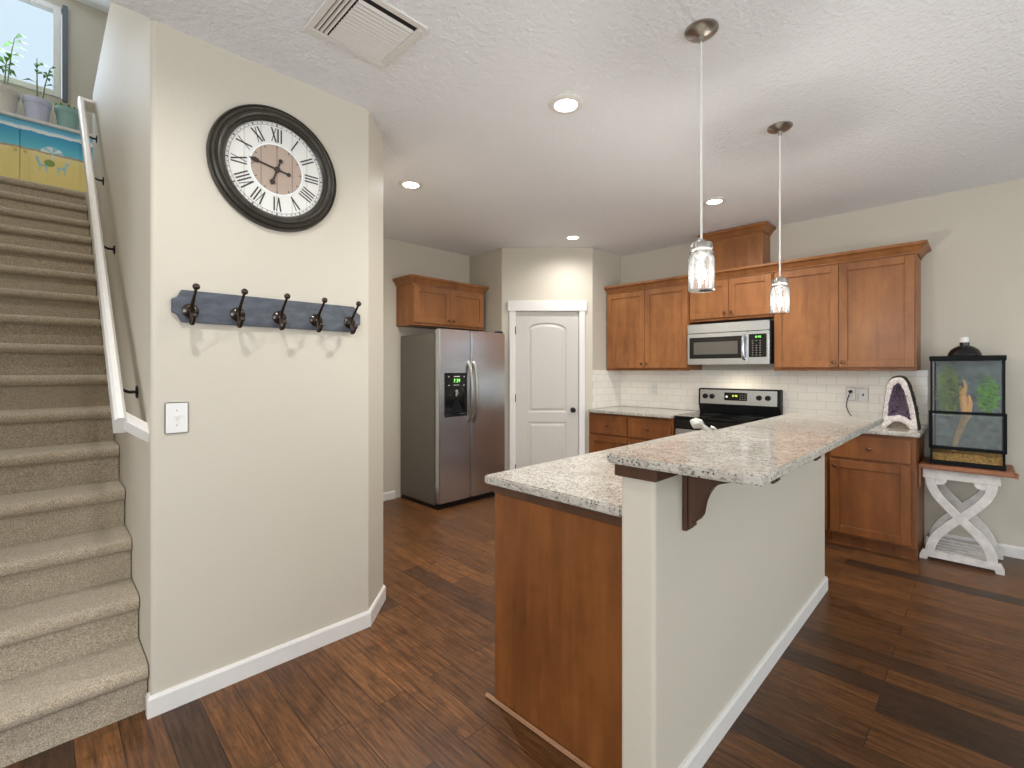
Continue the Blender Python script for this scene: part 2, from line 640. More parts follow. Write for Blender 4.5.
struct(MB().box(-3.1, XS + 0.12, -3.32, YF + 0.12, -0.12, 0.0).build('floor', M['floor']))
cl = [(-3.1, -3.32), (XS + 0.12, -3.32), (XS + 0.12, YF + 0.12), (WX + 0.06, YF + 0.12), (WX + 0.06, WY), (-3.1, WY)]
struct(MB().prism(cl, 'z', CH, CH + 0.26).build('ceiling', M['ceiling']))

def rounded(pts, idx, r, n=7):
    out = []
    m = len(pts)
    for i, p in enumerate(pts):
        if i not in idx:
            out.append(p)
            continue
        P, A_, B_ = Vector(p), Vector(pts[i - 1]), Vector(pts[(i + 1) % m])
        a, b = (A_ - P).normalized(), (B_ - P).normalized()
        th = math.acos(max(-1, min(1, a.dot(b))))
        t = r / math.tan(th / 2)
        c = P + (a + b).normalized() * (r / math.sin(th / 2))
        q0, q1 = P + a * t - c, P + b * t - c
        for k in range(n + 1):
            v = q0.lerp(q1, k / n).normalized() * r + c
            out.append((v.x, v.y))
    return out
lw = [(WX, WY), (1.245, WY), (1.45, WY + 0.205), (1.45, YF), (1.33, YF), (1.33, WY + 0.255), (1.195, WY + 0.12), (WX + 0.12, WY + 0.12), (WX + 0.12, 5.25), (WX, 5.25)]
struct(MB().prism(rounded(lw, (0, 1, 2), .018), 'z', 0, CH).box(WX, WX + 0.12, 5.25, 6.05, 0, 3.05).build('wall_clock', M['wall'], smooth=False))
struct(MB().box(WX, WX + 0.12, WY, 5.25, CH, 3.66).build('wall_stair_guard', M['wall']))
struct(MB().box(-0.92, -0.80, 2.2, 7.12, 0, 5.4).build('wall_stair_left', M['wall']))
struct(MB().box(-3.1, -0.92, 2.2, 2.32, 0, CH).build('wall_living', M['wall']))
# upper stairwell shell
ub = MB()
for b in ((-0.80, -0.78, 3.0, 5.4), (0.17, 2.4, 3.0, 5.4)):
    ub.box(b[0], b[1], 7.0, 7.12, b[2], b[3])
ub.box(-0.78, 0.17, 7.0, 7.12, 3.0, 4.28)
ub.box(-0.78, 0.17, 7.0, 7.12, 5.25, 5.4)
struct(ub.build('wall_stair_back', M['wall']))
struct(MB().box(2.4, 2.52, 2.2, 7.12, 3.02, 5.4).build('wall_upper_right', M['wall']))
struct(MB().box(-0.92, 2.52, 2.21, WY, 3.02, 5.4).build('wall_upper_front', M['wall']))
struct(MB().box(-0.92, 2.52, 2.08, 7.12, 5.4, 5.5).build('ceiling_upper', M['ceiling']))
w = struct(MB().box(-0.78, -0.72, 6.98, 7.06, 4.28, 5.25, .004).box(0.10, 0.16, 6.98, 7.06, 4.28, 5.25, .004).box(-0.72, 0.10, 6.98, 7.06, 4.28, 4.34, .004)
           .box(-0.72, 0.10, 6.98, 7.06, 5.19, 5.25, .004).box(-0.33, -0.29, 6.99, 7.05, 4.34, 5.19, .004).build('window_3', M['trim']))
MB().box(-0.72, -0.33, 7.02, 7.026, 4.34, 5.19).box(-0.29, 0.10, 7.02, 7.026, 4.34, 5.19).build('window_glass', M['glass'], w)
struct(MB().box(0.17, 0.21, 6.965, 7.0, 4.25, 5.28, .003).build('trim_4', plain('dark_grey_window_edge', rgb(96, 102, 110), 0.5)))

struct(MB().box(1.33, 3.83, YF, YF + 0.12, 0, CH).build('wall_fridge', M['wall']))
struct(MB().box(XS, XS + 0.12, -3.32, 3.15, 0, CH).build('wall_stove', M['wall']))
# pantry corner (45 degrees), with a real opening for the door
PB, PC = Vector((3.715, 3.88)), Vector((4.445, 3.15))
pc = (PB + PC) / 2
ud = (PC - PB).normalized()
nd = Vector((-ud.y, ud.x))        # points into the pantry
OPEN = 0.372
def dp(s, n):
    q = pc + ud * s + nd * n
    return (q.x, q.y)
hl = (PC - PB).length / 2
pl = [(3.715, YF), (3.715, 3.88), dp(-OPEN, 0), dp(-OPEN, 0.1), (3.815, 3.93), (3.815, YF)]
pr = [(4.445, 3.15), (XS, 3.15), (XS, 3.25), (4.49, 3.25), dp(OPEN, 0.1), dp(OPEN, 0)]
pm = [dp(-OPEN, 0), dp(OPEN, 0), dp(OPEN, 0.1), dp(-OPEN, 0.1)]
pw = MB()
pw.prism(pl, 'z', 0, CH)
pw.prism(pr, 'z', 0, CH)
pw.prism(pm, 'z', 2.05, CH)
struct(pw.build('wall_pantry', M['wall']))
# walls behind the camera, with windows
bw = MB()
for (x0, x1) in ((-3.1, -0.65), (1.35, 2.15), (4.15, XS)):
    bw.box(x0, x1, -3.32, -3.2, 0, CH)
for (x0, x1) in ((-0.65, 1.35), (2.15, 4.15)):
    bw.box(x0, x1, -3.32, -3.2, 0, 0.45)
    bw.box(x0, x1, -3.32, -3.2, 2.45, CH)
struct(bw.build('wall_dining', M['wall']))
lwm = MB().box(-3.1, -3.0, -3.2, -1.15, 0, CH).box(-3.1, -3.0, 1.15, 2.2, 0, CH).box(-3.1, -3.0, -1.15, 1.15, 0, 0.45).box(-3.1, -3.0, -1.15, 1.15, 2.45, CH)
struct(lwm.build('wall_far_left', M['wall']))
for i, (x0, x1) in enumerate(((-0.65, 1.35), (2.15, 4.15))):
    f = MB().box(x0, x0 + .06, -3.3, -3.22, .45, 2.45).box(x1 - .06, x1, -3.3, -3.22, .45, 2.45).box(x0 + .06, x1 - .06, -3.3, -3.22, .45, .51).box(x0 + .06, x1 - .06, -3.3, -3.22, 2.39, 2.45)
    f.box((x0 + x1) / 2 - .03, (x0 + x1) / 2 + .03, -3.3, -3.22, .51, 2.39)
    struct(f.build('window_%d' % (i + 1), M['trim']))

# ------------------------------------------------------------------ baseboards
def board_run(name, pts, closed_ends=True, h=0.083, th=0.013, off=0.0):
    """pts: polyline of wall faces, room on the LEFT side of the direction of travel."""
    prof = [(0, 0), (th, 0), (th, h - 0.012), (th * 0.55, h), (0, h)]
    mb = MB()
    P = [Vector(p) for p in pts]
    n = len(P)
    rows = []
    for i in range(n):
        if i == 0:
            d = (P[1] - P[0]).normalized()
            m = Vector((-d.y, d.x))
        elif i == n - 1:
            d = (P[-1] - P[-2]).normalized()
            m = Vector((-d.y, d.x))
        else:
            d1 = (P[i] - P[i - 1]).normalized()
            d2 = (P[i + 1] - P[i]).normalized()
            n1 = Vector((-d1.y, d1.x))
            n2 = Vector((-d2.y, d2.x))
            m = (n1 + n2) / (1 + n1.dot(n2))
        rows.append([mb.bm.verts.new((P[i].x + m.x * u, P[i].y + m.y * u, z + off)) for (u, z) in prof])
    k = len(prof)
    for A, B in zip(rows, rows[1:]):
        for j in range(k):
            mb.bm.faces.new((A[j], A[(j + 1) % k], B[(j + 1) % k], B[j]))
    mb.bm.faces.new(rows[0])
    mb.bm.faces.new(rows[-1])
    return struct(mb.build(name, M['trim'], smooth=False))
board_run('baseboard_clock', [(1.45, 4.43), (1.45, WY + 0.205), (1.245, WY), (WX, WY), (WX, WY + 0.03)])
board_run('baseboard_fridge', [(2.68, YF), (1.45, YF)])
board_run('baseboard_stove', [(XS, -3.2), (XS, 0.30)])
board_run('baseboard_half_wall', [(1.305, 0.818), (1.305, 0.70), (3.46, 0.70), (3.46, 0.818)][::-1])
a, b = dp(-hl, 0), dp(-0.45, 0)
board_run('baseboard_pantry', [dp(-0.455, 0), (3.715, 3.88), (3.715, YF - 0.01)])

# ------------------------------------------------------------------ stairs
st = thing('staircase', 'carpeted beige staircase climbing beside the clock wall', 'staircase', (-0.24, 2.38, 0))
N, RUN, RISE, Z1 = 16, 0.2447, 0.1915, 0.19
for i in range(N):
    y = 2.36 + RUN * i - 2.38
    z = Z1 + RISE * i
    zb = 0 if i == 0 else z - RISE
    ye = y + RUN + 0.05 if i < N - 1 else y + 0.4
    prof = [(y + 0.03, zb), (y + 0.03, z - 0.062), (y + 0.012, z - 0.058), (y + 0.002, z - 0.046), (y - 0.002, z - 0.03), (y + 0.003, z - 0.014), (y + 0.014, z - 0.003), (y + 0.03, z), (ye, z), (ye, zb)]
    MB().prism(prof, 'x', -0.555, 0.546).build('step', M['carpet'], st, angle=60)
zl = Z1 + RISE * 15
MB().box(-0.555, 2.6, 2.36 + RUN * 15 + 0.4 - 2.38, 7.0 - 2.38, zl - 0.2, zl).build('landing', M['carpet'], st)

# handrail
hr = thing('handrail', 'white painted handrail sloping up the stair wall', 'handrail', (WX, 2.42, 1.15))
A = Vector((-0.085, 0.0, 0.0))
Bv = Vector((-0.078, 2.70, 2.37))
dr = (Bv - A).normalized()
side = Vector((1, 0, 0))
upv = side.cross(dr).normalized()
if upv.z < 0:
    upv = -upv
hb = MB()
def rail_sec(p, w=0.038, h=0.085):
    out = []
    for (u, v) in ((-w / 2, -h / 2), (w / 2, -h / 2), (w / 2, h / 2 - .012), (w / 2 - .01, h / 2), (-w / 2 + .01, h / 2), (-w / 2, h / 2 - .012)):
        out.append(p + side * u + upv * v)
    return out
secs = [[hb.bm.verts.new(c) for c in rail_sec(p)] for p in (A, Bv)]
for j in range(6):
    hb.bm.faces.new((secs[0][j], secs[0][(j + 1) % 6], secs[1][(j + 1) % 6], secs[1][j]))
hb.bm.faces.new(secs[0])
hb.bm.faces.new(secs[1])
hb.build('rail', M['trim'], hr, smooth=False)
for nm, p, hw, dy, dz in (('bottom', A + dr * .03, .026, -.035, -.055), ('top', Bv - dr * .03, .04, 0, 0)):
    rb = MB()
    sec = [p + dr * a + upv * b for (a, b) in ((-.03, -hw), (.03, -hw), (.03, hw), (-.03, hw))]
    v0 = [rb.bm.verts.new((0.0, c.y + dy, c.z + dz)) for c in sec]
    v1 = [rb.bm.verts.new((p.x + .01, c.y, c.z)) for c in sec]
    rb.bm.faces.new(v0)
    rb.bm.faces.new(v1)
    for j in range(4):
        rb.bm.faces.new((v0[j], v0[(j + 1) % 4], v1[(j + 1) % 4], v1[j]))
    rb.build('return_end', M['trim'], hr, smooth=False)
for f in (0.09, 0.43, 0.68, 0.88):
    p = A + (Bv - A) * f - upv * 0.042
    mb = MB().tube([(-0.001, p.y, p.z - 0.06), (-0.03, p.y, p.z - 0.06), (-0.062, p.y, p.z - 0.045), (p.x, p.y, p.z)], 0.007, 8)
    mb.lathe([(0.0, 0), (0.03, 0), (0.026, 0.006), (0.0, 0.008)], (0, p.y, p.z - 0.06), (-1, 0, 0), 14)
    mb.build('rail_bracket', M['black'], hr)

# ------------------------------------------------------------------ painted cabinet and plants at the stair top
sb = thing('painted_cabinet', 'low cabinet painted with a beach scene at the stair top', 'cabinet', (-0.1, 6.6, zl))
ctop = 3.835 - zl
MB().box(-0.75 + 0.06, 0.50, 0.02, 0.38, 0, ctop - 0.03, .003).build('body', M['mural'], sb)
MB().box(-0.69, 0.52, -0.015, 0.39, ctop - 0.03, ctop, .005).build('cabinet_top', M['trim'], sb)
def mural_door(x0, x1, knob_side):
    mb = MB().mat(M['mural'])
    z0, z1 = 0.06, ctop - 0.10
    mb.box(x0, x1, 0.0, 0.02, z0, z1, .002)
    rail = .06
    mb.box(x0 + rail, x1 - rail, -0.006, 0.001, z0 + rail, z1 - rail, .003)
    yf = -0.0075
    if knob_side < 0:
        cx = (x0 + x1) / 2 + 0.01
        def fan(cx, cz, rx, rz, a0, a1, n):
            return [(cx, yf, cz)] + [(cx + rx * math.cos(a0 + (a1 - a0) * k / n), yf, cz + rz * math.sin(a0 + (a1 - a0) * k / n)) for k in range(n + 1)]
        for k in range(6):
            mb.mat(M['paint_white'] if k % 2 else M['paint_blue'])
            mb.poly(fan(cx, 0.47, 0.085, 0.065, PI * k / 6, PI * (k + 1) / 6, 4))
        mb.mat(M['paint_white']).poly([(cx - .003, yf, .36), (cx + .003, yf, .36), (cx + .003, yf, .47), (cx - .003, yf, .47)])
        mb.mat(M['paint_green']).poly([(cx - .02 + .04 * math.cos(a * PI / 6), yf - .0005, .37 + .035 * math.sin(a * PI / 6)) for a in range(12)])
        mb.mat(M['paint_blue'])
        for (cc, s) in ((cx - .075, 1), (cx + .075, -1)):
            mb.poly([(cc - .045 * s, yf, .40), (cc - .03 * s, yf, .42), (cc - .005 * s, yf, .34), (cc - .02 * s, yf, .33)])
            mb.poly([(cc - .02 * s, yf - .0004, .325), (cc + .04 * s, yf - .0004, .335), (cc + .04 * s, yf - .0004, .348), (cc - .02 * s, yf - .0004, .342)])
            for q in (-.02, .03):
                mb.poly([(cc + q * s, yf, .28), (cc + (q + .008) * s, yf, .28), (cc + (q + .008) * s, yf, .335), (cc + q * s, yf, .335)])
    d = mb.build('door', None, sb, smooth=False)
    kx = x0 + .03 if knob_side < 0 else x1 - .03
    MB().lathe([(0, 0), (.006, 0), (.006, .01), (.014, .016), (.014, .022), (0, .026)], (kx, 0, .44), (0, -1, 0), 12).build('knob', M['paint_yellow'], d)
mural_door(-0.50, -0.042, 1)
mural_door(-0.034, 0.39, -1)

def pot(mb, r, h):
    mb.lathe([(0, 0), (r * .72, 0), (r * .94, h * .78), (r, h * .78), (r * 1.0, h * .86), (r * 1.03, h * .875), (r * 1.03, h), (r * .93, h), (r * .9, h * .8), (0, h * .8)], seg=28, cap=False)
    return mb
def leaf_quad(mb, base, d, length, width, droop=0.25):
    d = Vector(d).normalized()
    s = d.cross(Vector((0, 0, 1)))
    if s.length < 0.05:
        s = Vector((1, 0, 0))
    s.normalize()
    p0 = Vector(base)
    p1 = p0 + d * length * .5 + Vector((0, 0, .04 * length))
    p2 = p0 + d * length - Vector((0, 0, droop * length))
    bm = mb.bm
    v = [bm.verts.new(p) for p in (p0, p1 + s * width / 2, p1, p1 - s * width / 2, p2)]
    bm.faces.new((v[0], v[1], v[2]))
    bm.faces.new((v[0], v[2], v[3]))
    bm.faces.new((v[1], v[4], v[2]))
    bm.faces.new((v[2], v[4], v[3]))
def potted(label, x, y, r, h, pm, stems, seed, spread, low=0):
    rnd = random.Random(seed)
    t = thing('potted_plant', label, 'potted plant', (x, y, 3.835), 0, 'potted plants on the painted cabinet')
    pot(MB(), r, h).build('pot', pm, t)
    MB().lathe([(0, h * .88), (r * .86, h * .87), (r * .86, h * .81), (0, h * .81)], seg=20, cap=False).build('soil', M['soil'], t)
    if stems:
        sm = MB()
        lm = MB()
        for (dx, hh) in stems:
            pts = [Vector((dx * .4, 0, h * .85)), Vector((dx * .7, -.01, h + hh * .4)), Vector((dx, -.02, h + hh * .75)), Vector((dx * 1.3, -.02, h + hh))]
            sm.tube(pts, [.007, .006, .005, .003], 6)
            for k in range(9):
                p = pts[2].lerp(pts[3], rnd.random()) if k > 3 else pts[1].lerp(pts[2], rnd.random())
                a = rnd.random() * 2 * PI
                leaf_quad(lm, p, (math.cos(a), math.sin(a), .35), spread * rnd.uniform(.7, 1.2), spread * .35, .35)
        sm.build('stem', M['stem'], t)
        lm.build('foliage', M['leaf'], t, recalc=False)
    if low:
        lm = MB()
        for k in range(low):
            a = rnd.random() * 2 * PI
            q = r * (.4 + .55 * rnd.random())
            leaf_quad(lm, (q * math.cos(a), q * math.sin(a), h * .93), (math.cos(a) * .5, math.sin(a) * .5, rnd.uniform(.8, 1.4)), rnd.uniform(.05, .08), .035, .1)
        lm.build('foliage', M['leaf'], t, recalc=False)
potted('cream pot with tall leggy plant, leftmost on the painted cabinet', -0.255, 6.76, .115, .28, M['pot_cream'], [(-.05, .40), (.06, .52), (.02, .30)], 3, .13)
potted('lilac grey pot with two thin leafy stems by the stair window', -0.022, 6.74, .105, .245, M['pot_lilac'], [(.0, .42), (.075, .36)], 5, .10)
potted('teal green pot with short leaves beside the handrail top', 0.205, 6.74, .10, .235, M['pot_teal'], [], 8, .08, 26)

# ------------------------------------------------------------------ clock
ck = thing('wall_clock', 'large round wall clock with dark frame and roman numerals', 'clock', (0.778, WY, 2.299))
FR = [(0.214, 0.0), (0.281, 0.0), (0.283, 0.008), (0.281, 0.018), (0.275, 0.021), (0.272, 0.016), (0.270, 0.016), (0.266, 0.028), (0.258, 0.033), (0.252, 0.028), (0.250, 0.028), (0.246, 0.037), (0.239, 0.040), (0.232, 0.036), (0.229, 0.026), (0.227, 0.026), (0.223, 0.026), (0.218, 0.018), (0.214, 0.014)]
MB().lathe(FR, (0, 0, 0), (0, -1, 0), 72, cap=False).build('clock_frame', M['clock_frame'], ck)
MB().lathe([(0, 0.002), (0.2145, 0.002), (0.2145, 0.008), (0, 0.008)], (0, 0, 0), (0, -1, 0), 64, cap=False).build('dial', M['dial'], ck)
MB().lathe([(0, 0.007), (0.112, 0.007), (0.112, 0.0095), (0, 0.0095)], (0, 0, 0), (0, -1, 0), 48, cap=False).build('dial_centre', M['dial_wood'], ck)
MB().lathe([(0.112, 0.007), (0.118, 0.007), (0.118, 0.0105), (0.112, 0.0105)], (0, 0, 0), (0, -1, 0), 48, cap=False).build('dial_ring', M['paint_white'], ck)
tk = MB()
def radial_quad(mb, ang, x0, r0, x1, r1, w, y0=-0.0078, y1=-0.0092):
    """stroke from (x0,r0) to (x1,r1) in the frame whose up axis points outward at clock angle ang"""
    c, s = math.cos(ang), math.sin(ang)
    def W(x, r):
        return (x * c + r * s, -x * s + r * c)
    d = Vector((x1 - x0, r1 - r0)).normalized()
    n = Vector((-d.y, d.x)) * w / 2
    pts = [W(x0 + n.x, r0 + n.y), W(x0 - n.x, r0 - n.y), W(x1 - n.x, r1 - n.y), W(x1 + n.x, r1 + n.y)]
    mb.prism(pts, 'y', y0, y1)
for k in range(60):
    a = 2 * PI * k / 60
    radial_quad(tk, a, 0, 0.201, 0, 0.208 if k % 5 else 0.211, 0.0022 if k % 5 else .005)
for k in range(12):
    radial_quad(tk, 2 * PI * k / 12, 0, 0.1, 0, 0.108, .004, -.009, -.0105)
for (r0, r1) in ((.199, .2002), (.2105, .2115)):
    tk.lathe([(r0, .0075), (r1, .0075), (r1, .0088), (r0, .0088)], (0, 0, 0), (0, -1, 0), 64, cap=False)
tk.build('minute_track', M['clock_ink'], ck)
NUM = ['XII', 'I', 'II', 'III', 'IIII', 'V', 'VI', 'VII', 'VIII', 'IX', 'X', 'XI']
ra, rb_ = 0.127, 0.191
for k, s in enumerate(NUM):
    mb = MB()
    wd = {'I': .014, 'V': .024, 'X': .024}
    x = -sum(wd[c] for c in s) / 2
    for c in s:
        x1 = x + wd[c]
        xm = (x + x1) / 2
        if c == 'I':
            radial_quad(mb, 2 * PI * k / 12, xm, ra, xm, rb_, .0062)
        elif c == 'V':
            radial_quad(mb, 2 * PI * k / 12, x + .002, rb_, xm, ra, .0066)
            radial_quad(mb, 2 * PI * k / 12, x1 - .003, rb_, xm, ra, .0030)
        else:
            radial_quad(mb, 2 * PI * k / 12, x + .002, rb_, x1 - .002, ra, .0066)
            radial_quad(mb, 2 * PI * k / 12, x1 - .003, rb_, x + .003, ra, .0030)
        x = x1
    mb.build('numeral', M['clock_ink'], ck, smooth=False)
def hand(name, ang, length, tail, spade):
    mb = MB()
    radial_quad(mb, ang, 0, -tail, 0, length * .72, .007, -.013, -.0155)
    c, s = math.cos(ang), math.sin(ang)
    pts = []
    for (px, pr) in ((0, length), (.006, length * .9), (spade, length * .8), (.008, length * .68), (0, length * .64), (-.008, length * .68), (-spade, length * .8), (-.006, length * .9)):
        pts.append((px * c + pr * s, -px * s + pr * c))
    mb.prism(pts, 'y', -.013, -.0158)
    mb.lathe([(0, .013), (.009, .013), (.009, .0158), (0, .0158)], (-tail * s, 0, -tail * c), (0, -1, 0), 14, cap=False)
    return mb
am = 2 * PI * 46.8 / 60
ah = 2 * PI * (6.62) / 12
h1 = hand('m', am, .122, .052, .012)
h1.lathe([(0, .008), (.013, .008), (.013, .018), (0, .018)], (0, 0, 0), (0, -1, 0), 16, cap=False)
h1.build('minute_hand', M['clock_hand'], ck)
hand('h', ah, .082, .045, .013).build('hour_hand', M['clock_hand'], ck)

# ------------------------------------------------------------------ coat rack
rk = thing('coat_rack', 'blue grey wooden board with five bronze coat hooks', 'coat rack', (0.782, WY, 1.632))
L, Hh = 0.407, 0.066
def arc(cx, cz, r, a0, a1, n=5):
    return [(cx + r * math.cos(a0 + (a1 - a0) * k / n), cz + r * math.sin(a0 + (a1 - a0) * k / n)) for k in range(n + 1)]
bp = [(-L, -Hh * .42)] + [(-L + .032 * (k / 4) ** .6 * 1.0, -Hh * .42 - Hh * .58 * (k / 4) ** 1.6) for k in range(1, 5)]
bpr = [(-x, z) for (x, z) in bp][::-1]
bpu = [(x, -z) for (x, z) in bpr][::-1]
bpl = [(x, -z) for (x, z) in bp][::-1]
MB().prism(bp + bpr + bpu + bpl, 'y', -0.018, 0.0, bev=.003).build('board', M['rack'], rk)
hx = [0.4386, 0.612, 0.785, 0.955, 1.127]
for x in hx:
    u = x - 0.782
    mb = MB()
    mb.lathe([(0, 0), (.030, 0), (.029, .006), (.021, .013), (.010, .017), (0, .017)], (u, -.018, -.018), (0, -1, 0), 22)
    mb.ball((u, -.034, -.016), .012, (1, 1, 1.7))
    # long upper arm with ball
    mb.tube([(u, -.03, -.05), (u, -.037, -.025), (u, -.05, .002), (u, -.074, .025), (u, -.098, .046), (u, -.116, .064)], [.007, .008, .0072, .006, .0055, .0055], 10)
    mb.ball((u, -.119, .069), .0135)
    # short lower prong curling up
    mb.tube([(u, -.034, -.012), (u, -.038, -.044), (u, -.048, -.066), (u, -.066, -.072), (u, -.08, -.06), (u, -.084, -.048)], [.0075, .0085, .008, .007, .006, .006], 10)
    mb.ball((u, -.085, -.044), .012)
    mb.ball((u, -.048, -.07), .0105)
    mb.build('hook', M['bronze'], rk)

# light switch
sw = thing('light_switch', 'white toggle light switch plate below the coat rack', 'light switch', (0.394, WY, 1.175))
MB().box(-.04, .04, -.006, 0, -.0635, .0635, .003).build('plate', M['plate'], sw)
MB().box(-.005, .005, -.009, -.005, -.012, .012, .001).box(-.004, .004, -.018, -.006, .0, .009, .0015).build('toggle', M['plate'], sw)
for z in (-.03, .03):
    MB().lathe([(0, .006), (.0032, .006), (.0028, .0072), (0, .0074)], (0, 0, z), (0, -1, 0), 10).build('screw', M['nickel'], sw)

# ------------------------------------------------------------------ cabinets
def shaker(mb, x0, x1, z0, z1, rail=0.058, th=0.02):
    e = .0018
    mb.box(x0, x0 + rail, -th, 0, z0, z1, e, 1)
    mb.box(x1 - rail, x1, -th, 0, z0, z1, e, 1)
    mb.box(x0 + rail, x1 - rail, -th, 0, z1 - rail, z1, e, 1)
    mb.box(x0 + rail, x1 - rail, -th, 0, z0, z0 + rail, e, 1)
    mb.box(x0 + rail - .004, x1 - rail + .004, -th + .012, 0, z0 + rail - .004, z1 - rail + .004)
    return mb
def knob_mb(x, y, z):
    return MB().lathe([(0, 0), (.006, 0), (.005, .008), (.007, .013), (.0145, .018), (.0155, .023), (.011, .028), (0, .030)], (x, y, z), (0, -1, 0), 16)
def crown(mb, x0, x1, d, z, left, right, pr=.055, h=.085):
    prof = [(0, 0), (.008, 0), (.008, .012), (.014, .016), (.022, .03), (.034, .048), (.042, .054), (.047, .058), (.055, .062), (.055, .085), (0, .085)]
    prof = [(u * pr / .055, v * h / .085) for (u, v) in prof]
    rows = []
    path = []
    if left:
        path.append(lambda u: (x0 - u, d))
        path.append(lambda u: (x0 - u, -u))
    else:
        path.append(lambda u: (x0, -u))
    if right:
        path.append(lambda u: (x1 + u, -u))
        path.append(lambda u: (x1 + u, d))
    else:
        path.append(lambda u: (x1, -u))
    for f in path:
        rows.append([mb.bm.verts.new((*f(u), z + v)) for (u, v) in prof])
    k = len(prof)
    for A_, B_ in zip(rows, rows[1:]):
        for j in range(k):
            mb.bm.faces.new((A_[j], A_[(j + 1) % k], B_[(j + 1) % k], B_[j]))
    mb.bm.faces.new(rows[0])
    mb.bm.faces.new(rows[-1])
    # flat lid so the top is closed
    mb.box(x0, x1, 0, d, z + h - .012, z + h - .002)
    return mb
def cabinet(name, label, cat, loc, rz, wdt, dep, z0, z1, doors, drawers, m, group=None, toe=False, knob_low=True, gap=.004, mid=.024):
    """local x = left to right seen from the front, front face at y = 0, back at y = dep.
    doors: list of (x0, x1, z0, z1, knob 'l'/'r'); drawers: list of (x0, x1, z0, z1)"""
    t = thing(name, label, cat, loc, rz, group)
    mb = MB()
    zb = z0 + (.10 if toe else 0)
    mb.box(0, wdt, 0, dep, zb, z1, .0015, 1)
    mb.build('body', m, t, smooth=False)
    if toe:
        MB().box(.0, wdt, .075, dep, 0, .10).build('toe_kick', m, t, smooth=False)
    for (a0, a1, b0, b1, ks) in doors:
        d = shaker(MB(), a0, a1, b0, b1).build('door', m, t, smooth=False)
        kx = a0 + .03 if ks == 'l' else a1 - .03
        kz = b0 + .045 if knob_low else b1 - .045
        knob_mb(kx, -.02, kz).build('knob', M['knob'], d)
    for (a0, a1, b0, b1) in drawers:
        d = MB().box(a0, a1, -.02, 0, b0, b1, .004, 2).build('drawer', m, t, smooth=False)
        knob_mb((a0 + a1) / 2, -.02, (b0 + b1) / 2).build('knob', M['knob'], d)
    return t

UP = 'wall cabinets above the stove wall'
UF = 4.73   # upper carcass front plane (doors stand 2 cm proud)
UB = XS - UF - .001
def upper(label, yl, yr, z0, z1=2.262):
    wdt = yl - yr
    h = .006
    md = wdt / 2
    ds = [(.012, md - .002, z0 + .022, z1 - .012, 'r'), (md + .002, wdt - .012, z0 + .022, z1 - .012, 'l')]
    t = cabinet('wall_cabinet', label, 'cabinet', (UF, yl, 0), -90, wdt, UB, z0, z1, ds, [], M['cab'], UP)
    MB().box(.001, wdt - .001, -.008, .01, z0 - .006, z0 + .016, .002, 1).build('bottom_strip', M['cab_low'], t, smooth=False)  # darker strip along the bottom edge of the wall cabinet
upper('tall two-door wall cabinet left of the microwave', 3.146, 2.146, 1.37)
upper('short two-door wall cabinet directly above the microwave', 2.142, 1.358, 1.862)
upper('wide two-door wall cabinet right of the microwave', 1.354, 0.362, 1.37)
cm = crown(MB(), 0, 3.146 - 0.362, UB, 2.2625, False, True, .065, .078)
o = cm.build('crown_molding', M['cab'], None, smooth=False)
o.location = (UF, 3.146, 0)
o.rotation_euler = (0, 0, R(-90))
tag(o, 'long brown crown molding along the top of the stove wall cabinets', 'molding')
cv = thing('vent_cover_cabinet', 'small wooden box cabinet reaching the ceiling above the microwave', 'cabinet', (4.82, 2.02, 2.342), -90)
MB().box(0, .545, 0, XS - 4.821, 0, .335, .002, 1).build('body', M['cab'], cv, smooth=False)
crown(MB(), 0, .545, XS - 4.821, .335, True, True, .055, .075).build('crown_molding', M['cab'], cv, smooth=False)
# trim stiles on the front of the box
MB().box(.03, .515, -.003, 0, .03, .31, .001, 1).build('panel', M['cab'], cv, smooth=False)

# above-fridge cabinet (fridge wall)
fc = cabinet('wall_cabinet', 'two-door wall cabinet above the refrigerator', 'cabinet', (2.697, 4.135, 0), 0, 0.968, YF - 4.136, 1.835, 2.262,
             [(.006, .472, 1.86, 2.24, 'r'), (.476, .956, 1.86, 2.24, 'l')], [], M['cab'])
crown(MB(), 0, .968, YF - 4.136, 2.2625, True, True, .045, .078).build('crown_molding', M['cab'], fc, smooth=False)

# base cabinets on the stove wall
BF = 4.375
BD = XS - BF - .001
BG = 'base cabinets along the stove wall'
wl = 3.146 - 2.150
cabinet('base_cabinet', 'base cabinet with two drawers left of the stove', 'cabinet', (BF, 3.146, 0), -90, wl, BD, 0, .896,
        [(.012, wl / 2 - .004, .12, .645, 'r'), (wl / 2 + .004, wl - .012, .12, .645, 'l')],
        [(.012, wl / 2 - .004, .67, .872), (wl / 2 + .004, wl - .012, .67, .872)], M['cab_low'], BG, True, False)
w1 = .49
cabinet('base_cabinet', 'base cabinet with one drawer and door, just right of the stove', 'cabinet', (BF, 1.352, 0), -90, w1, BD, 0, .896,
        [(.012, w1 - .008, .12, .68, 'r')], [(.012, w1 - .008, .70, .872)], M['cab_low'], BG, True, False)
cabinet('base_cabinet', 'end base cabinet with one drawer beside the white side table', 'cabinet', (BF, .860, 0), -90, .52, BD, 0, .896,
        [(.012, .495, .12, .68, 'l')], [(.012, .495, .70, .872)], M['cab_low'], BG, True, False)
# countertops
def slab(name, label, x0, x1, y0, y1, z0, z1, cat='countertop', bev=.006):
    o = MB().box(x0, x1, y0, y1, z0, z1, bev, 3).build(name, M['granite'], None)
    return tag(o, label, cat)
slab('countertop', 'speckled granite countertop left of the stove', BF - .04, XS - .011, 2.150, 3.138, .897, .93)
slab('countertop', 'speckled granite countertop right of the stove, under the geode', BF - .04, XS - .011, .315, 1.350, .897, .93)
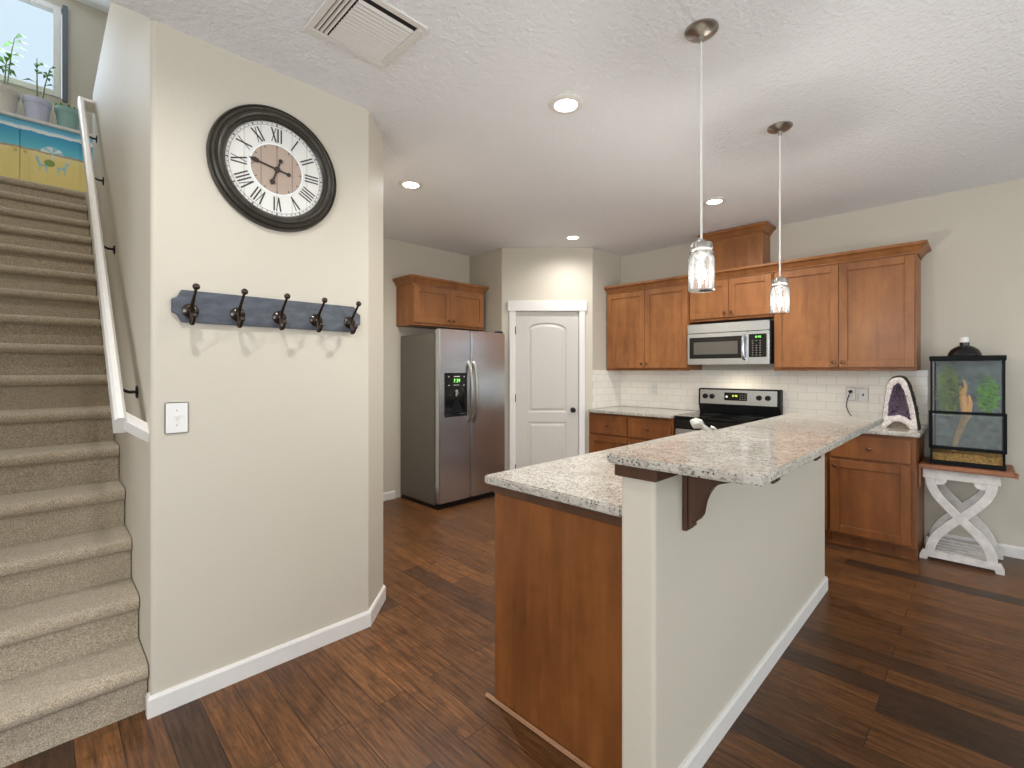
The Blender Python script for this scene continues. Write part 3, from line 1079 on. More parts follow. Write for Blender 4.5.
# tile
bs = MB().box(0, 3.15 - .318, -.010, 0, .932, 1.368).build('wall_backsplash', M['tile'], None, smooth=False)
bs.location = (XS, 3.15, 0)
bs.rotation_euler = (0, 0, R(-90))
struct(bs)
bs2 = MB().box(0, XS - 4.45 - .012, -.010, 0, .932, 1.368).build('wall_backsplash_side', M['tile'], None, smooth=False)
bs2.location = (4.45, 3.15, 0)
struct(bs2)

# ------------------------------------------------------------------ peninsula
struct(MB().prism(rounded([(1.305, .70), (3.46, .70), (3.46, .818), (1.305, .818)], (0, 1, 2, 3), .014), 'z', 0, 1.036).build('wall_half', M['wall'], smooth=False))
pn = thing('peninsula_cabinet', 'brown peninsula cabinet with plain end panel below the granite', 'cabinet', (1.345, .82, 0))
MB().box(.0, 2.10, .001, .60, .10, .894).build('body', M['cab_low'], pn, smooth=False)
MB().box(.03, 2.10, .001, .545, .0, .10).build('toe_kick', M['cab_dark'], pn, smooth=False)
MB().box(-.012, .0, .001, .615, .0, .862, .002, 1).build('end_panel', M['cab_low'], pn, smooth=False)
MB().box(-.016, .0, .001, .62, .862, .895, .001, 1).build('top_strip', M['cab_dark'], pn, smooth=False)
MB().box(-.028, -.0125, -.0, .66, .0, .018, .006, 2).build('shoe_molding', plain('light_shoe_molding', rgb(168, 128, 98), .4), pn)
for k in range(4):
    x0 = .03 + k * .515
    mb = MB()
    # doors on the kitchen side (facing +Y): shaker built mirrored
    d = shaker(MB(), 0, .5, .13, .68).build('door', M['cab_low'], pn, smooth=False)
    d.rotation_euler = (0, 0, PI)
    d.location = (x0 + .5, .60, 0)
    knob_mb(.03 if k % 2 == 0 else .47, -.02, .63).build('knob', M['knob'], d)
slab('countertop', 'lower granite countertop of the peninsula', 1.315, 3.46, .822, 1.482, .896, .930)
sup = MB().box(1.285, 3.26, .684, .828, 1.037, 1.0795, .003, 1).build('support_board', M['cab_dark'], None, smooth=False)
tag(sup, 'dark wood board between the half wall and raised bar top', 'board')
slab('bar_top', 'raised speckled granite breakfast bar top', 1.25, 3.26, .385, .836, 1.08, 1.108, 'bar top')
def corbel(label, x):
    t = thing('corbel', label, 'corbel', (x, .70, 1.0795), 0, 'brackets under the bar overhang')
    w_ = .038
    MB().box(-.028, .028, -.016, -.001, -.235, -.001, .002, 1).build('back_plate', M['cab_dark'], t, smooth=False)
    pr_ = [(-.016, -.002), (-.215, -.002), (-.215, -.042), (-.195, -.048), (-.15, -.056), (-.118, -.066), (-.095, -.08), (-.078, -.105), (-.066, -.135), (-.058, -.178), (-.045, -.198), (-.03, -.203), (-.03, -.222), (-.016, -.222)]
    MB().prism(pr_, 'x', -w_ / 2, w_ / 2, bev=.002, seg=1).build('bracket_arm', M['cab_dark'], t, smooth=False)
    return t
c1 = corbel('dark wood corbel nearest the bar end, fully visible', 1.515)
dup(c1, (2.42, .70, 1.0795), 'dark wood corbel at the middle of the bar underside')
dup(c1, (3.2, .70, 1.0795), 'dark wood corbel under the far end of the bar')

# faucet
fa = thing('faucet', 'pale grey pull-out kitchen faucet rising behind the bar', 'faucet', (2.42, .94, .93))
MB().lathe([(0, 0), (.026, 0), (.024, .008), (.018, .014), (.017, .09), (0, .095)], seg=18).build('faucet_base', M['nickel'], fa)
MB().tube([(0, 0, .075), (-.008, .02, .105), (-.018, .05, .135), (-.026, .075, .152)], [.014, .013, .012, .012], 12).build('spout', M['nickel_pale'], fa)
MB().tube([(-.026, .075, .152), (-.03, .088, .162), (-.036, .108, .168), (-.04, .125, .16)], [.014, .024, .028, .024], 12).build('spray_head', M['nickel_pale'], fa)
MB().tube([(0, .005, .085), (.012, .012, .115), (.012, .03, .14), (.006, .05, .148)], [.010, .009, .008, .009], 8).build('faucet_handle', M['nickel_pale'], fa)

# ------------------------------------------------------------------ refrigerator
fg = thing('refrigerator', 'stainless side-by-side refrigerator with black water dispenser', 'refrigerator', (2.735, 3.735, 0))
FW = .902
MB().box(.0, FW, .075, .69, .04, 1.735, .006, 2).build('body', M['fridge_side'], fg)
MB().box(.01, FW - .01, .04, .68, .0, .055, .002, 1).build('base_grille', M['black'], fg)
sp = .404
ld = MB().box(.004, sp - .003, 0, .072, .06, 1.775, .012, 4).build('freezer_door', M['steel'], fg)
rd = MB().box(sp + .003, FW - .004, 0, .072, .06, 1.775, .012, 4).build('fridge_door', M['steel'], fg)
ld['label'] = 'narrow left freezer door with dispenser'
rd['label'] = 'wide right fridge door'
def fhandle(x, s, par):
    mb = MB()
    z0, z1 = .835, 1.455
    pts = []
    for k in range(13):
        f = k / 12
        bow = math.sin(PI * f) ** .45
        pts.append((x + s * .006 * (1 - bow), .004 - .055 * bow if 0 < k < 12 else .004, z0 + (z1 - z0) * f))
    mb.tube(pts, [.0175] * 13, 12)
    return mb.build('door_handle', M['nickel'], par)
fhandle(sp - .031, -1, ld)
fhandle(sp + .034, 1, rd)
ds = MB().mat(M['black_gloss'])
d0, d1 = .066, .345
ds.box(d0, d1, -.008, .004, 1.19, 1.342, .004, 1)
ds.box(d0, d0 + .028, -.008, .004, .93, 1.19, .003, 1)
ds.box(d1 - .028, d1, -.008, .004, .93, 1.19, .003, 1)
ds.box(d0, d1, -.010, .004, .905, .932, .004, 1)
ds.box(d0 + .028, d1 - .028, -.0015, .004, .932, 1.19)
dsp = ds.build('dispenser', None, ld, smooth=False)
text('temperature_display', '7:39', .05, (.212, -.0088, 1.262), (R(90), 0, 0), M['led_green'], dsp)
MB().box(.175, .25, -.0092, -.0075, 1.302, 1.309).box(.105, .117, -.0092, -.0075, 1.3, 1.308).box(.30, .312, -.0092, -.0075, 1.3, 1.308).box(.105, .12, -.0092, -.0075, 1.215, 1.222).box(.17, .24, -.0092, -.0075, 1.218, 1.222).box(.295, .312, -.0092, -.0075, 1.215, 1.222).build('control_marks', M['plate'], dsp, smooth=False)
MB().tube([(.205, -.004, 1.17), (.21, -.014, 1.14), (.195, -.018, 1.11)], [.016, .018, .009], 10).build('water_spout', M['nickel'], dsp)
MB().prism([(.185, 1.06), (.225, 1.09), (.29, .96), (.28, .945), (.15, .955)], 'y', -.006, -.0015, .001).build('paddle', M['black'], dsp, smooth=False)
MB().box(.02, .09, .02, .09, 1.776, 1.795, .004, 1).build('hinge_cover', M['black'], fg)
MB().box(FW - .09, FW - .02, .02, .09, 1.776, 1.795, .004, 1).build('hinge_cover', M['black'], fg)

# ------------------------------------------------------------------ pantry door
RZD = -45
dr1 = thing('door_1', None, None, (pc.x, pc.y, 0), RZD)
dr1['kind'] = 'structure'
DW, DH, DZ = .357, 2.035, .012
def offset_poly(pts, d):
    n = len(pts)
    out = []
    for i in range(n):
        p0, p1, p2 = Vector(pts[i - 1]), Vector(pts[i]), Vector(pts[(i + 1) % n])
        e1 = (p1 - p0).normalized()
        e2 = (p2 - p1).normalized()
        n1 = Vector((-e1.y, e1.x))
        n2 = Vector((-e2.y, e2.x))
        m = (n1 + n2) / max(.3, 1 + n1.dot(n2))
        out.append((p1.x + m.x * d, p1.y + m.y * d))
    return out
def panel_door():
    mb = MB()
    bm = mb.bm
    yf = .012
    outer = [(-DW, DZ), (DW, DZ), (DW, DH), (-DW, DH)]
    px = .22
    top = [(-px, .89), (px, .89), (px, 1.825)] + [(px * math.cos(PI * k / 14), 1.825 + .085 * math.sin(PI * k / 14) ** .9) for k in range(1, 14)] + [(-px, 1.825)]
    bot = [(-px, .22), (px, .22), (px, .78), (-px, .78)]
    def loop(pts, y):
        return [bm.verts.new((p[0], y, p[1])) for p in pts]
    L0 = loop(outer, yf)
    es = []
    def ring_edges(vs_):
        for i in range(len(vs_)):
            es.append(bm.edges.new((vs_[i], vs_[(i + 1) % len(vs_)])))
    ring_edges(L0)
    rings = []
    for poly in (top, bot):
        A0 = loop(poly, yf)
        ring_edges(A0)
        rings.append((poly, A0))
    bmesh.ops.triangle_fill(bm, use_beauty=True, use_dissolve=False, edges=es)
    for poly, A0 in rings:
        prev = A0
        for (off, dy) in ((.010, .009), (.026, .009), (.044, .001)):
            cur = loop(offset_poly(poly, off), yf + dy)
            for i in range(len(poly)):
                j = (i + 1) % len(poly)
                bm.faces.new((prev[i], prev[j], cur[j], cur[i]))
            prev = cur
        bm.faces.new(prev)
    L1 = loop(outer, yf + .035)
    for i in range(4):
        j = (i + 1) % 4
        bm.faces.new((L0[i], L0[j], L1[j], L1[i]))
    bm.faces.new(L1)
    return mb
panel_door().build('door_slab', M['door_white'], dr1, angle=20)
MB().lathe([(0, 0), (.03, 0), (.028, .006), (.012, .01), (.011, .028), (.024, .036), (.028, .048), (.022, .06), (0, .064)], (.295, .012, .915), (0, -1, 0), 20).build('door_knob', M['black'], dr1)
for z in (.25, 1.05, 1.82):
    MB().lathe([(0, 0), (.007, 0), (.007, .09), (0, .09)], (-.362, .002, z - .045), (0, 0, 1), 10).build('hinge', M['black'], dr1)
tr = thing('trim_1', None, None, (pc.x, pc.y, 0), RZD)
tr['kind'] = 'structure'
MB().box(-.372, -.36, 0, .1, 0, 2.05).box(.36, .372, 0, .1, 0, 2.05).box(-.36, .36, 0, .1, 2.038, 2.05).build('jamb', M['trim'], tr, smooth=False)
MB().box(-.43, -.365, -.018, 0, 0, 2.04, .003, 1).build('casing', M['trim'], tr, smooth=False)
MB().box(.365, .43, -.018, 0, 0, 2.04, .003, 1).build('casing', M['trim'], tr, smooth=False)
MB().box(-.45, .45, -.024, 0, 2.04, 2.155, .003, 1).build('header', M['trim'], tr, smooth=False)

# ------------------------------------------------------------------ range
rg = thing('range', 'stainless and black electric range between the base cabinets', 'stove', (4.385, 2.142, 0), -90)
RW = .782
RD = XS - 4.385 - .012
MB().box(0, RW, .03, RD, .02, .905, .003, 1).build('body', M['black'], rg, smooth=False)
MB().box(-.0, RW, -.005, RD - .055, .905, .925, .006, 2).build('cooktop', M['black_gloss'], rg)
od = MB().box(.01, RW - .01, 0.0, .03, .22, .80, .006, 2).build('oven_door', M['steel'], rg)
MB().box(.13, RW - .13, -.002, .001, .36, .66, .001, 1).build('oven_window', M['black_gloss'], od, smooth=False)
MB().tube([(.07, .0, .745), (.07, -.045, .745), (RW - .07, -.045, .745), (RW - .07, .0, .745)], .012, 10).build('oven_handle', M['nickel'], od)
MB().box(0, RW, 0.0, .03, .805, .90, .004, 1).build('front_panel', M['black_gloss'], rg)
MB().box(.01, RW - .01, .003, .03, .05, .21, .004, 1).build('drawer', M['steel'], rg)
for (x, y, r) in ((.2, .17, .10), (.58, .17, .085), (.2, .43, .085), (.58, .43, .10)):
    MB().lathe([(r - .006, 0), (r, 0), (r, .0008), (r - .006, .0008)], (x, y, .9252), seg=40, cap=False).build('burner_ring', M['grey_glass'], rg)
bgd = MB().prism([(RD - .055, .925), (RD - .09, 1.015), (RD - .085, 1.172), (RD - .07, 1.18), (RD, 1.18), (RD, .925)], 'x', 0, RW, .004).build('backguard', M['black'], rg, smooth=False)
# stainless control face lies on the sloped front of the backguard
fy0, fy1 = RD - .0905, RD - .0865
MB().prism([(fy0 - .006, 1.022), (fy1 - .004, 1.166), (fy1 + .004, 1.166), (fy0 + .004, 1.022)], 'x', .02, RW - .025, .002).build('control_face', M['steel'], bgd, smooth=False)
fyk = RD - .0955
for x in (.075, .145, RW - .185, RW - .105):
    MB().lathe([(0, 0), (.026, 0), (.024, .012), (.018, .016), (.017, .024), (0, .026)], (x, fyk, 1.098), (0, -1, 0), 18).box(x - .005, x + .005, fyk - .032, fyk - .02, 1.077, 1.119, .002, 1).build('control_knob', M['black'], bgd)
dpn = MB().box(.27, .49, fyk - .004, fyk + .004, 1.062, 1.142, .003, 1).build('display_panel', M['black_gloss'], bgd, smooth=False)
text('clock_display', '6:46', .03, (.375, fyk - .005, 1.11), (R(90), 0, 0), M['led_yellow'], dpn)
mb = MB()
for i in range(3):
    for j in range(3):
        mb.box(.42 + i * .022, .432 + i * .022, fyk - .0052, fyk - .0038, 1.075 + j * .02, 1.082 + j * .02)
mb.build('button', M['nickel'], dpn, smooth=False)
mb = MB().lathe([(.0, 0), (.012, 0), (.012, .001), (0, .001)], (.295, fyk - .004, 1.1), (0, -1, 0), 14)
mb.build('emblem', M['plate'], dpn)

# ------------------------------------------------------------------ microwave
mw = thing('microwave', 'stainless over-the-range microwave with black glass door', 'microwave', (4.645, 2.128, 1.424), -90)
MW, MHt = .764, .40
MB().box(0, MW, .03, XS - 4.646, 0.004, MHt, .003, 1).build('body', M['black'], mw, smooth=False)
MB().box(0, MW - .004, .0, .03, .312, MHt, .004, 2).build('top_vent', M['steel'], mw)
md = MB().box(0, .575, .0, .03, .0, .306, .004, 2).build('door', M['steel'], mw)
MB().box(.022, .535, -.003, .002, .058, .268, .006, 2).build('door_frame', M['black_gloss'], md)
MB().box(.066, .49, -.0042, -.002, .098, .222, .004, 2).build('door_window', M['grey_glass'], md)
MB().tube([(.548, .0, .05), (.548, -.03, .055), (.548, -.042, .09), (.548, -.045, .155), (.548, -.042, .225), (.548, -.03, .262), (.548, .0, .268)], [.014, .015, .015, .015, .015, .015, .014], 12).build('door_handle', M['chrome'], md)
cp = MB().box(.578, MW - .004, .0, .03, .0, .306, .004, 2).build('control_side', M['steel'], mw)
kp = MB().box(.586, .738, -.003, .002, .065, .278, .006, 2).build('control_panel', M['black_gloss'], cp)
text('clock_display', '6:46', .03, (.668, -.0036, .252), (R(90), 0, 0), M['led_green'], kp)
mb = MB()
for i in range(3):
    for j in range(7):
        if j == 5 and i == 1:
            continue
        mb.box(.615 + i * .032, .627 + i * .032, -.0036, -.0028, .08 + j * .022, .087 + j * .022)
mb.build('button', M['nickel'], kp, smooth=False)

MB().lathe([(0, 0), (.03, 0), (.03, -.002), (0, -.002)], (MW / 2, .12, .004), (0, 0, 1), 20, cap=False).build('task_light', M['grey_glass'], mw)
ml = bpy.data.lights.new('range_task_lamp', 'SPOT')
ml.energy = 6
ml.color = (1.0, 0.86, 0.68)
ml.spot_size = R(165)
ml.spot_blend = 1.0
ml.shadow_soft_size = .03
mlo = bpy.data.objects.new('range_task_lamp', ml)
mlo.location = (4.765, 2.128 - MW / 2, 1.41)
COL.objects.link(mlo)

# ------------------------------------------------------------------ outlets, plug and cord
def outlet(label, y, z, kind='outlet'):
    t = thing('outlet', label, 'outlet', (XS - .0105, y, z), -90)
    MB().box(-.036, .036, -.005, 0, -.058, .058, .003, 2).build('plate', M['plate'], t)
    for dz in (-.022, .022):
        mb = MB().mat(M['plate']).box(-.017, .017, -.0075, -.004, dz - .014, dz + .014, .003, 1)
        mb.mat(M['black']).box(-.008, -.006, -.0082, -.0074, dz - .004, dz + .006).box(.006, .008, -.0082, -.0074, dz - .004, dz + .006)
        mb.build('receptacle', None, t, smooth=False)
    return t
outlet('white wall outlet on the tile left of the stove', 2.70, 1.14)
outlet('white wall outlet with a black plug right of the stove', .825, 1.158)
t = thing('wall_switch', 'white switch plate on the tile nearest the geode', 'switch', (XS - .0105, .738, 1.153), -90)
MB().box(-.036, .036, -.005, 0, -.058, .058, .003, 2).build('plate', M['plate'], t)
MB().box(-.005, .005, -.014, -.004, -.006, .012, .002, 1).build('toggle', M['black'], t)
pg = thing('power_cord', 'black plug and cord hanging from the wall outlet', 'cord', (XS - .019, .825, 1.182), -90)
MB().box(-.013, .013, -.03, 0, -.012, .012, .004, 2).build('plug', M['black'], pg)
MB().tube([(0, -.025, -.005), (-.008, -.034, -.03), (-.022, -.036, -.08), (-.026, -.036, -.13), (-.01, -.04, -.18), (.02, -.05, -.225), (.05, -.055, -.255)], .0035, 8).build('cord', M['black'], pg)

# ------------------------------------------------------------------ geode
gd = thing('amethyst_geode', 'upright purple amethyst geode standing on the right countertop', 'geode', (4.56, .445, .93), -97)
outp = [(-.118, .0), (-.112, .08), (-.098, .2), (-.085, .31), (-.072, .36), (-.045, .386), (-.01, .395), (.018, .39), (.04, .36), (.062, .28), (.085, .17), (.1, .06), (.106, .0), (.056, .0), (.04, .03), (.0, .05), (-.035, .05), (-.062, .03), (-.08, .0)]
cav = [(-.076, .088), (-.072, .17), (-.06, .245), (-.042, .315), (-.014, .345), (.006, .328), (.03, .258), (.05, .17), (.064, .062), (.036, .086), (-.005, .103), (-.042, .094)]
cen = Vector((-.005, .17))
def ray(poly, ang):
    d = Vector((math.cos(ang), math.sin(ang)))
    best = None
    n = len(poly)
    for i in range(n):
        p, q = Vector(poly[i]) - cen, Vector(poly[(i + 1) % n]) - cen
        e = q - p
        den = d.x * e.y - d.y * e.x
        if abs(den) < 1e-9:
            continue
        tt = (p.x * e.y - p.y * e.x) / den
        ss = (p.x * d.y - p.y * d.x) / den
        if tt > 0 and -1e-6 <= ss <= 1 + 1e-6:
            best = tt if best is None else min(best, tt)
    return cen + d * (best or .05)
NA = 96
angs = [2 * PI * k / NA for k in range(NA)]
O_ = [ray(outp, a_) for a_ in angs]
C_ = [ray(cav, a_) for a_ in angs]
gm = MB()
bm = gm.bm
rg_ = random.Random(11)
def gl(pts, y, jit=0, amp=.003):
    return [bm.verts.new((p.x + rg_.uniform(-jit, jit) * amp, y + rg_.uniform(-jit, jit) * amp, max(0, p.y))) for p in pts]
def lp(k, s, zc=.0):
    c2 = Vector((-.005, .12))
    return [c2 + (p - c2) * s if p.y > .03 else Vector((c2.x + (p.x - c2.x) * s, p.y)) for p in k]
rows = [gl(lp(O_, .55), .155, 1), gl(lp(O_, .85), .125, 1), gl(lp(O_, 1.0), .08, 1), gl(lp(O_, 1.02), .03, 1), gl(O_, .004), gl(lp(O_, .965), 0.0)]
gm.cur = 0
gm.mats = [M['rind'], M['quartz'], M['notch']]
for A_, B_ in zip(rows, rows[1:]):
    for j in range(NA):
        bm.faces.new((A_[j], A_[(j + 1) % NA], B_[(j + 1) % NA], B_[j]))
bm.faces.new(rows[0])
gm._mark()
gm.cur = 1
mid = gl([o_.lerp(c_, .5) for o_, c_ in zip(O_, C_)], -.006, 1)
cav0 = gl(C_, .004, 1)
for A_, B_ in ((rows[-1], mid), (mid, cav0)):
    for j in range(NA):
        bm.faces.new((A_[j], A_[(j + 1) % NA], B_[(j + 1) % NA], B_[j]))
gm._mark()
gm.build('shell', None, gd, angle=50)
MB().prism([(-.078, .0), (-.06, .034), (-.035, .054), (.0, .054), (.042, .034), (.054, .0)], 'y', .012, .06).build('base_hollow', M['notch'], gd, smooth=False)
# crystal cavity
cvm = MB()
bm = cvm.bm
r0_ = gl(C_, .004)
r1_ = gl([cen + (c_ - cen) * .8 for c_ in C_], .05)
r2_ = gl([cen + (c_ - cen) * .4 for c_ in C_], .07)
for A_, B_ in ((r0_, r1_), (r1_, r2_)):
    for j in range(NA):
        bm.faces.new((A_[j], A_[(j + 1) % NA], B_[(j + 1) % NA], B_[j]))
bm.faces.new(r2_)
for k in range(420):
    a_ = rg_.random() * 2 * PI
    f = math.sqrt(rg_.random())
    c_ = ray(cav, a_)
    p = cen + (c_ - cen) * f
    y = .066 - .05 * f ** 3
    rr = rg_.uniform(.005, .010)
    d = Vector((rg_.uniform(-.5, .5), -1, rg_.uniform(-.4, .6))).normalized()
    cvm.lathe([(rr, -.006), (rr * .95, .004), (0, .012)], (p.x, y, p.y), d, 6, cap=False)
cvm.build('crystal_lining', M['amethyst'], gd, smooth=False)

# ------------------------------------------------------------------ side table, mat and terrarium
tb = thing('side_table', 'white-washed side table with crossed curved legs', 'table', (4.535, .322, 0), -90)
TW, TD = .408, .41
MB().box(.0, TW, .0, TD, .655, .672, .003, 1).build('tabletop', M['white_wash'], tb, smooth=False)
ap = MB().box(.006, TW - .006, .008, .032, .59, .655, .003, 1).box(.006, TW - .006, TD - .032, TD - .008, .59, .655, .003, 1).box(.006, .03, .032, TD - .032, .59, .655).box(TW - .03, TW - .006, .032, TD - .032, .59, .655)
ap.build('apron', M['white_wash'], tb, smooth=False)
def sleg(y0, y1, s):
    pts = []
    n = 24
    ctr = []
    for k in range(n + 1):
        f = k / n
        ctr.append(Vector((TW / 2 - s * .158 * math.cos(PI * f), .59 - f * .52)))
    Lp, Rp = [], []
    for k in range(n + 1):
        d = (ctr[min(n, k + 1)] - ctr[max(0, k - 1)]).normalized()
        nn = Vector((-d.y, d.x)) * .027
        Lp.append(tuple(ctr[k] + nn))
        Rp.append(tuple(ctr[k] - nn))
    return MB().prism(Lp + Rp[::-1], 'y', y0, y1, .002, 1)
for (y0, y1) in ((.006, .034), (TD - .034, TD - .006)):
    sleg(y0, y1, 1).build('leg', M['white_wash'], tb)
    sleg(y0 + .0005, y1 - .0005, -1).build('leg', M['white_wash'], tb)
for (y0, y1) in ((.004, .04), (TD - .04, TD - .004)):
    MB().prism([(-.012, .03), (-.012, .0), (.03, .0), (.035, .022), (TW - .035, .022), (TW - .03, .0), (TW + .012, .0), (TW + .012, .03), (TW - .005, .07), (.005, .07)], 'y', y0, y1, .002, 1).build('foot_rail', M['white_wash'], tb, smooth=False)
for y in (.09, .165, .24, .315):
    MB().box(.03, TW - .03, y - .022, y + .022, .052, .066, .002, 1).build('shelf_slat', M['white_wash'], tb, smooth=False)
for s in (0, 1):
    for yy in (.006, TD - .034):
        q = [(.075, .59), (.075 + .06, .59), (.075 + .058, .572), (.075 + .045, .556), (.075 + .02, .55), (.075, .553)]
        q = [(x if s == 0 else TW - x, z) for (x, z) in q]
        MB().prism(q, 'y', yy, yy + .028).build('corner_scroll', M['white_wash'], tb, smooth=False)
mt = MB()
mt.box(-.014, TW + .062, -.03, TD - .02, .673, .690, .006, 2)
mt.box(-.016, TW + .064, -.042, -.026, .662, .692, .007, 3)
mt.box(-.0165, -.002, -.036, .02, .52, .688, .006, 2)
mt.box(TW + .058, TW + .075, -.04, .03, .655, .69, .006, 2)
o = mt.build('table_mat', M['mat_brown'], None)
o.location = (4.535, .322, 0)
o.rotation_euler = (0, 0, R(-90))
tag(o, 'brown mat covering the white side table, one corner hanging down', 'mat')

tz = .692
te = thing('terrarium', 'tall glass reptile terrarium with black frame on the side table', 'terrarium', (4.575, .276, tz), -90)
EW, ED, EH = .378, .37, .778
fr = MB()
fr.box(-.006, EW + .006, -.006, ED + .006, EH - .035, EH, .003, 1)
top = fr.build('top_frame', M['frame_black'], te, smooth=False)
MB().box(-.003, EW + .003, -.003, ED + .003, 0, .03, .002, 1).build('base_frame', M['frame_black'], te, smooth=False)
for x in (0, EW - .012):
    for y in (0, ED - .012):
        MB().box(x, x + .012, y, y + .012, .03, EH - .035).build('corner_post', M['frame_black'], te, smooth=False)
MB().box(-.008, .0, -.008, .02, .115, .385).box(EW, EW + .008, -.008, .02, .115, .385).build('side_clip', M['frame_black'], te, smooth=False)
MB().box(.012, EW - .012, -.006, .012, .365, .385, .002, 1).build('door_bar', M['frame_black'], te, smooth=False)
MB().box(-.006, EW + .006, -.008, .012, .112, .135, .002, 1).build('door_bar', M['frame_black'], te, smooth=False)
MB().box(.012, EW - .012, .004, .007, .386, EH - .036).build('front_pane', M['glass'], te, smooth=False)
MB().box(.012, EW - .012, .004, .007, .136, .364).build('vent_pane', M['mesh_vent'], te, smooth=False)
MB().box(.012, EW - .012, .004, .007, .031, .111).build('lower_pane', M['glass'], te, smooth=False)
MB().box(.003, .006, .013, ED - .013, .031, EH - .036).build('side_pane', M['glass'], te, smooth=False)
MB().box(EW - .006, EW - .003, .013, ED - .013, .031, EH - .036).build('side_pane', M['glass'], te, smooth=False)
# rocky background
rk_ = MB()
nx, nz = 26, 44
gv = []
for i in range(nx + 1):
    row = []
    for j in range(nz + 1):
        x = .014 + (EW - .028) * i / nx
        z = .032 + (EH - .07) * j / nz
        h = .045 * abs(noise.noise(Vector((x * 9, z * 9, 3)))) + .02 * noise.noise(Vector((x * 26, z * 26, 9)))
        row.append(rk_.bm.verts.new((x, ED - .03 - max(0, h), z)))
    gv.append(row)
for i in range(nx):
    for j in range(nz):
        rk_.bm.faces.new((gv[i][j], gv[i + 1][j], gv[i + 1][j + 1], gv[i][j + 1]))
rk_.build('rock_background', M['rock'], te, recalc=False)
MB().box(.012, EW - .012, ED - .012, ED - .006, .031, EH - .036).build('back_pane', M['rock'], te, smooth=False)
sbm = MB()
gv = []
for i in range(21):
    row = []
    for j in range(13):
        x = .013 + (EW - .026) * i / 20
        y = .011 + (ED - .03) * j / 12
        row.append(sbm.bm.verts.new((x, y, .085 + .014 * noise.noise(Vector((x * 22, y * 22, 1))))))
    gv.append(row)
for i in range(20):
    for j in range(12):
        sbm.bm.faces.new((gv[i][j], gv[i + 1][j], gv[i + 1][j + 1], gv[i][j + 1]))
sbm.box(.013, EW - .013, .011, ED - .02, .031, .072)
for i in range(20):
    a0, a1 = gv[i][0].co, gv[i + 1][0].co
    sbm.poly([a0, a1, (a1.x, .0112, .05), (a0.x, .0112, .05)])
sbo = sbm.build('substrate', M['sub'], te, recalc=False)
sbo['kind'] = 'stuff'
def tplant(label, cx, cz, rx, rz, n, seed, m, wd):
    rnd = random.Random(seed)
    lm = MB()
    for k in range(n):
        a_ = rnd.random() * 2 * PI
        f = math.sqrt(rnd.random())
        p = (cx + rx * f * math.cos(a_), .13 + rnd.uniform(-.075, .075), cz + rz * f * math.sin(a_))
        b_ = rnd.random() * 2 * PI
        leaf_quad(lm, p, (math.cos(b_), math.sin(b_) - .4, rnd.uniform(-.7, .6)), rnd.uniform(.028, .046), wd, .3)
    t = thing('terrarium_plant', label, 'plant', (4.575, .276, tz), -90, 'leafy plants inside the terrarium')
    MB().tube([(cx, .14, cz - rz - .05), (cx + .01, .13, cz), (cx - .01, .14, cz + rz * .8)], .004, 6).build('stem', M['stem'], t)
    lm.build('foliage', m, t, recalc=False)
tplant('olive leafy plant at the left inside the terrarium', .092, .53, .056, .19, 420, 4, M['leaf3'], .026)
tplant('bright green leafy plant at the right inside the terrarium', .295, .51, .045, .125, 260, 6, M['leaf2'], .028)
bo = MB().tube([(.12, .10, .09), (.135, .11, .18), (.16, .12, .27), (.185, .12, .35), (.18, .13, .43), (.165, .14, .50), (.155, .15, .56)], [.012, .015, .019, .024, .028, .02, .008], 10)
bo.tube([(.175, .12, .33), (.2, .10, .39), (.21, .10, .45), (.20, .11, .50)], [.018, .014, .011, .005], 8)
bo.tube([(.17, .12, .50), (.185, .115, .56), (.17, .12, .61)], [.014, .009, .004], 8)
o = bo.build('branch', M['branch'], None)
o.location = (4.575, .276, tz)
o.rotation_euler = (0, 0, R(-90))
tag(o, 'tan driftwood branch standing inside the terrarium', 'branch')
hl_ = thing('heat_lamp', 'black dome heat lamp sitting on the terrarium lid', 'lamp', (4.745, .10, tz + EH))
MB().lathe([(.09, 0), (.093, .004), (.090, .02), (.076, .048), (.048, .070), (.027, .078), (.027, .100), (0, .100)], seg=32, cap=False).build('dome', M['black_gloss'], hl_)
MB().lathe([(.0, .1), (.025, .1), (.025, .134), (.02, .140), (0, .140)], seg=18, cap=False).build('socket', M['cord_white'], hl_)

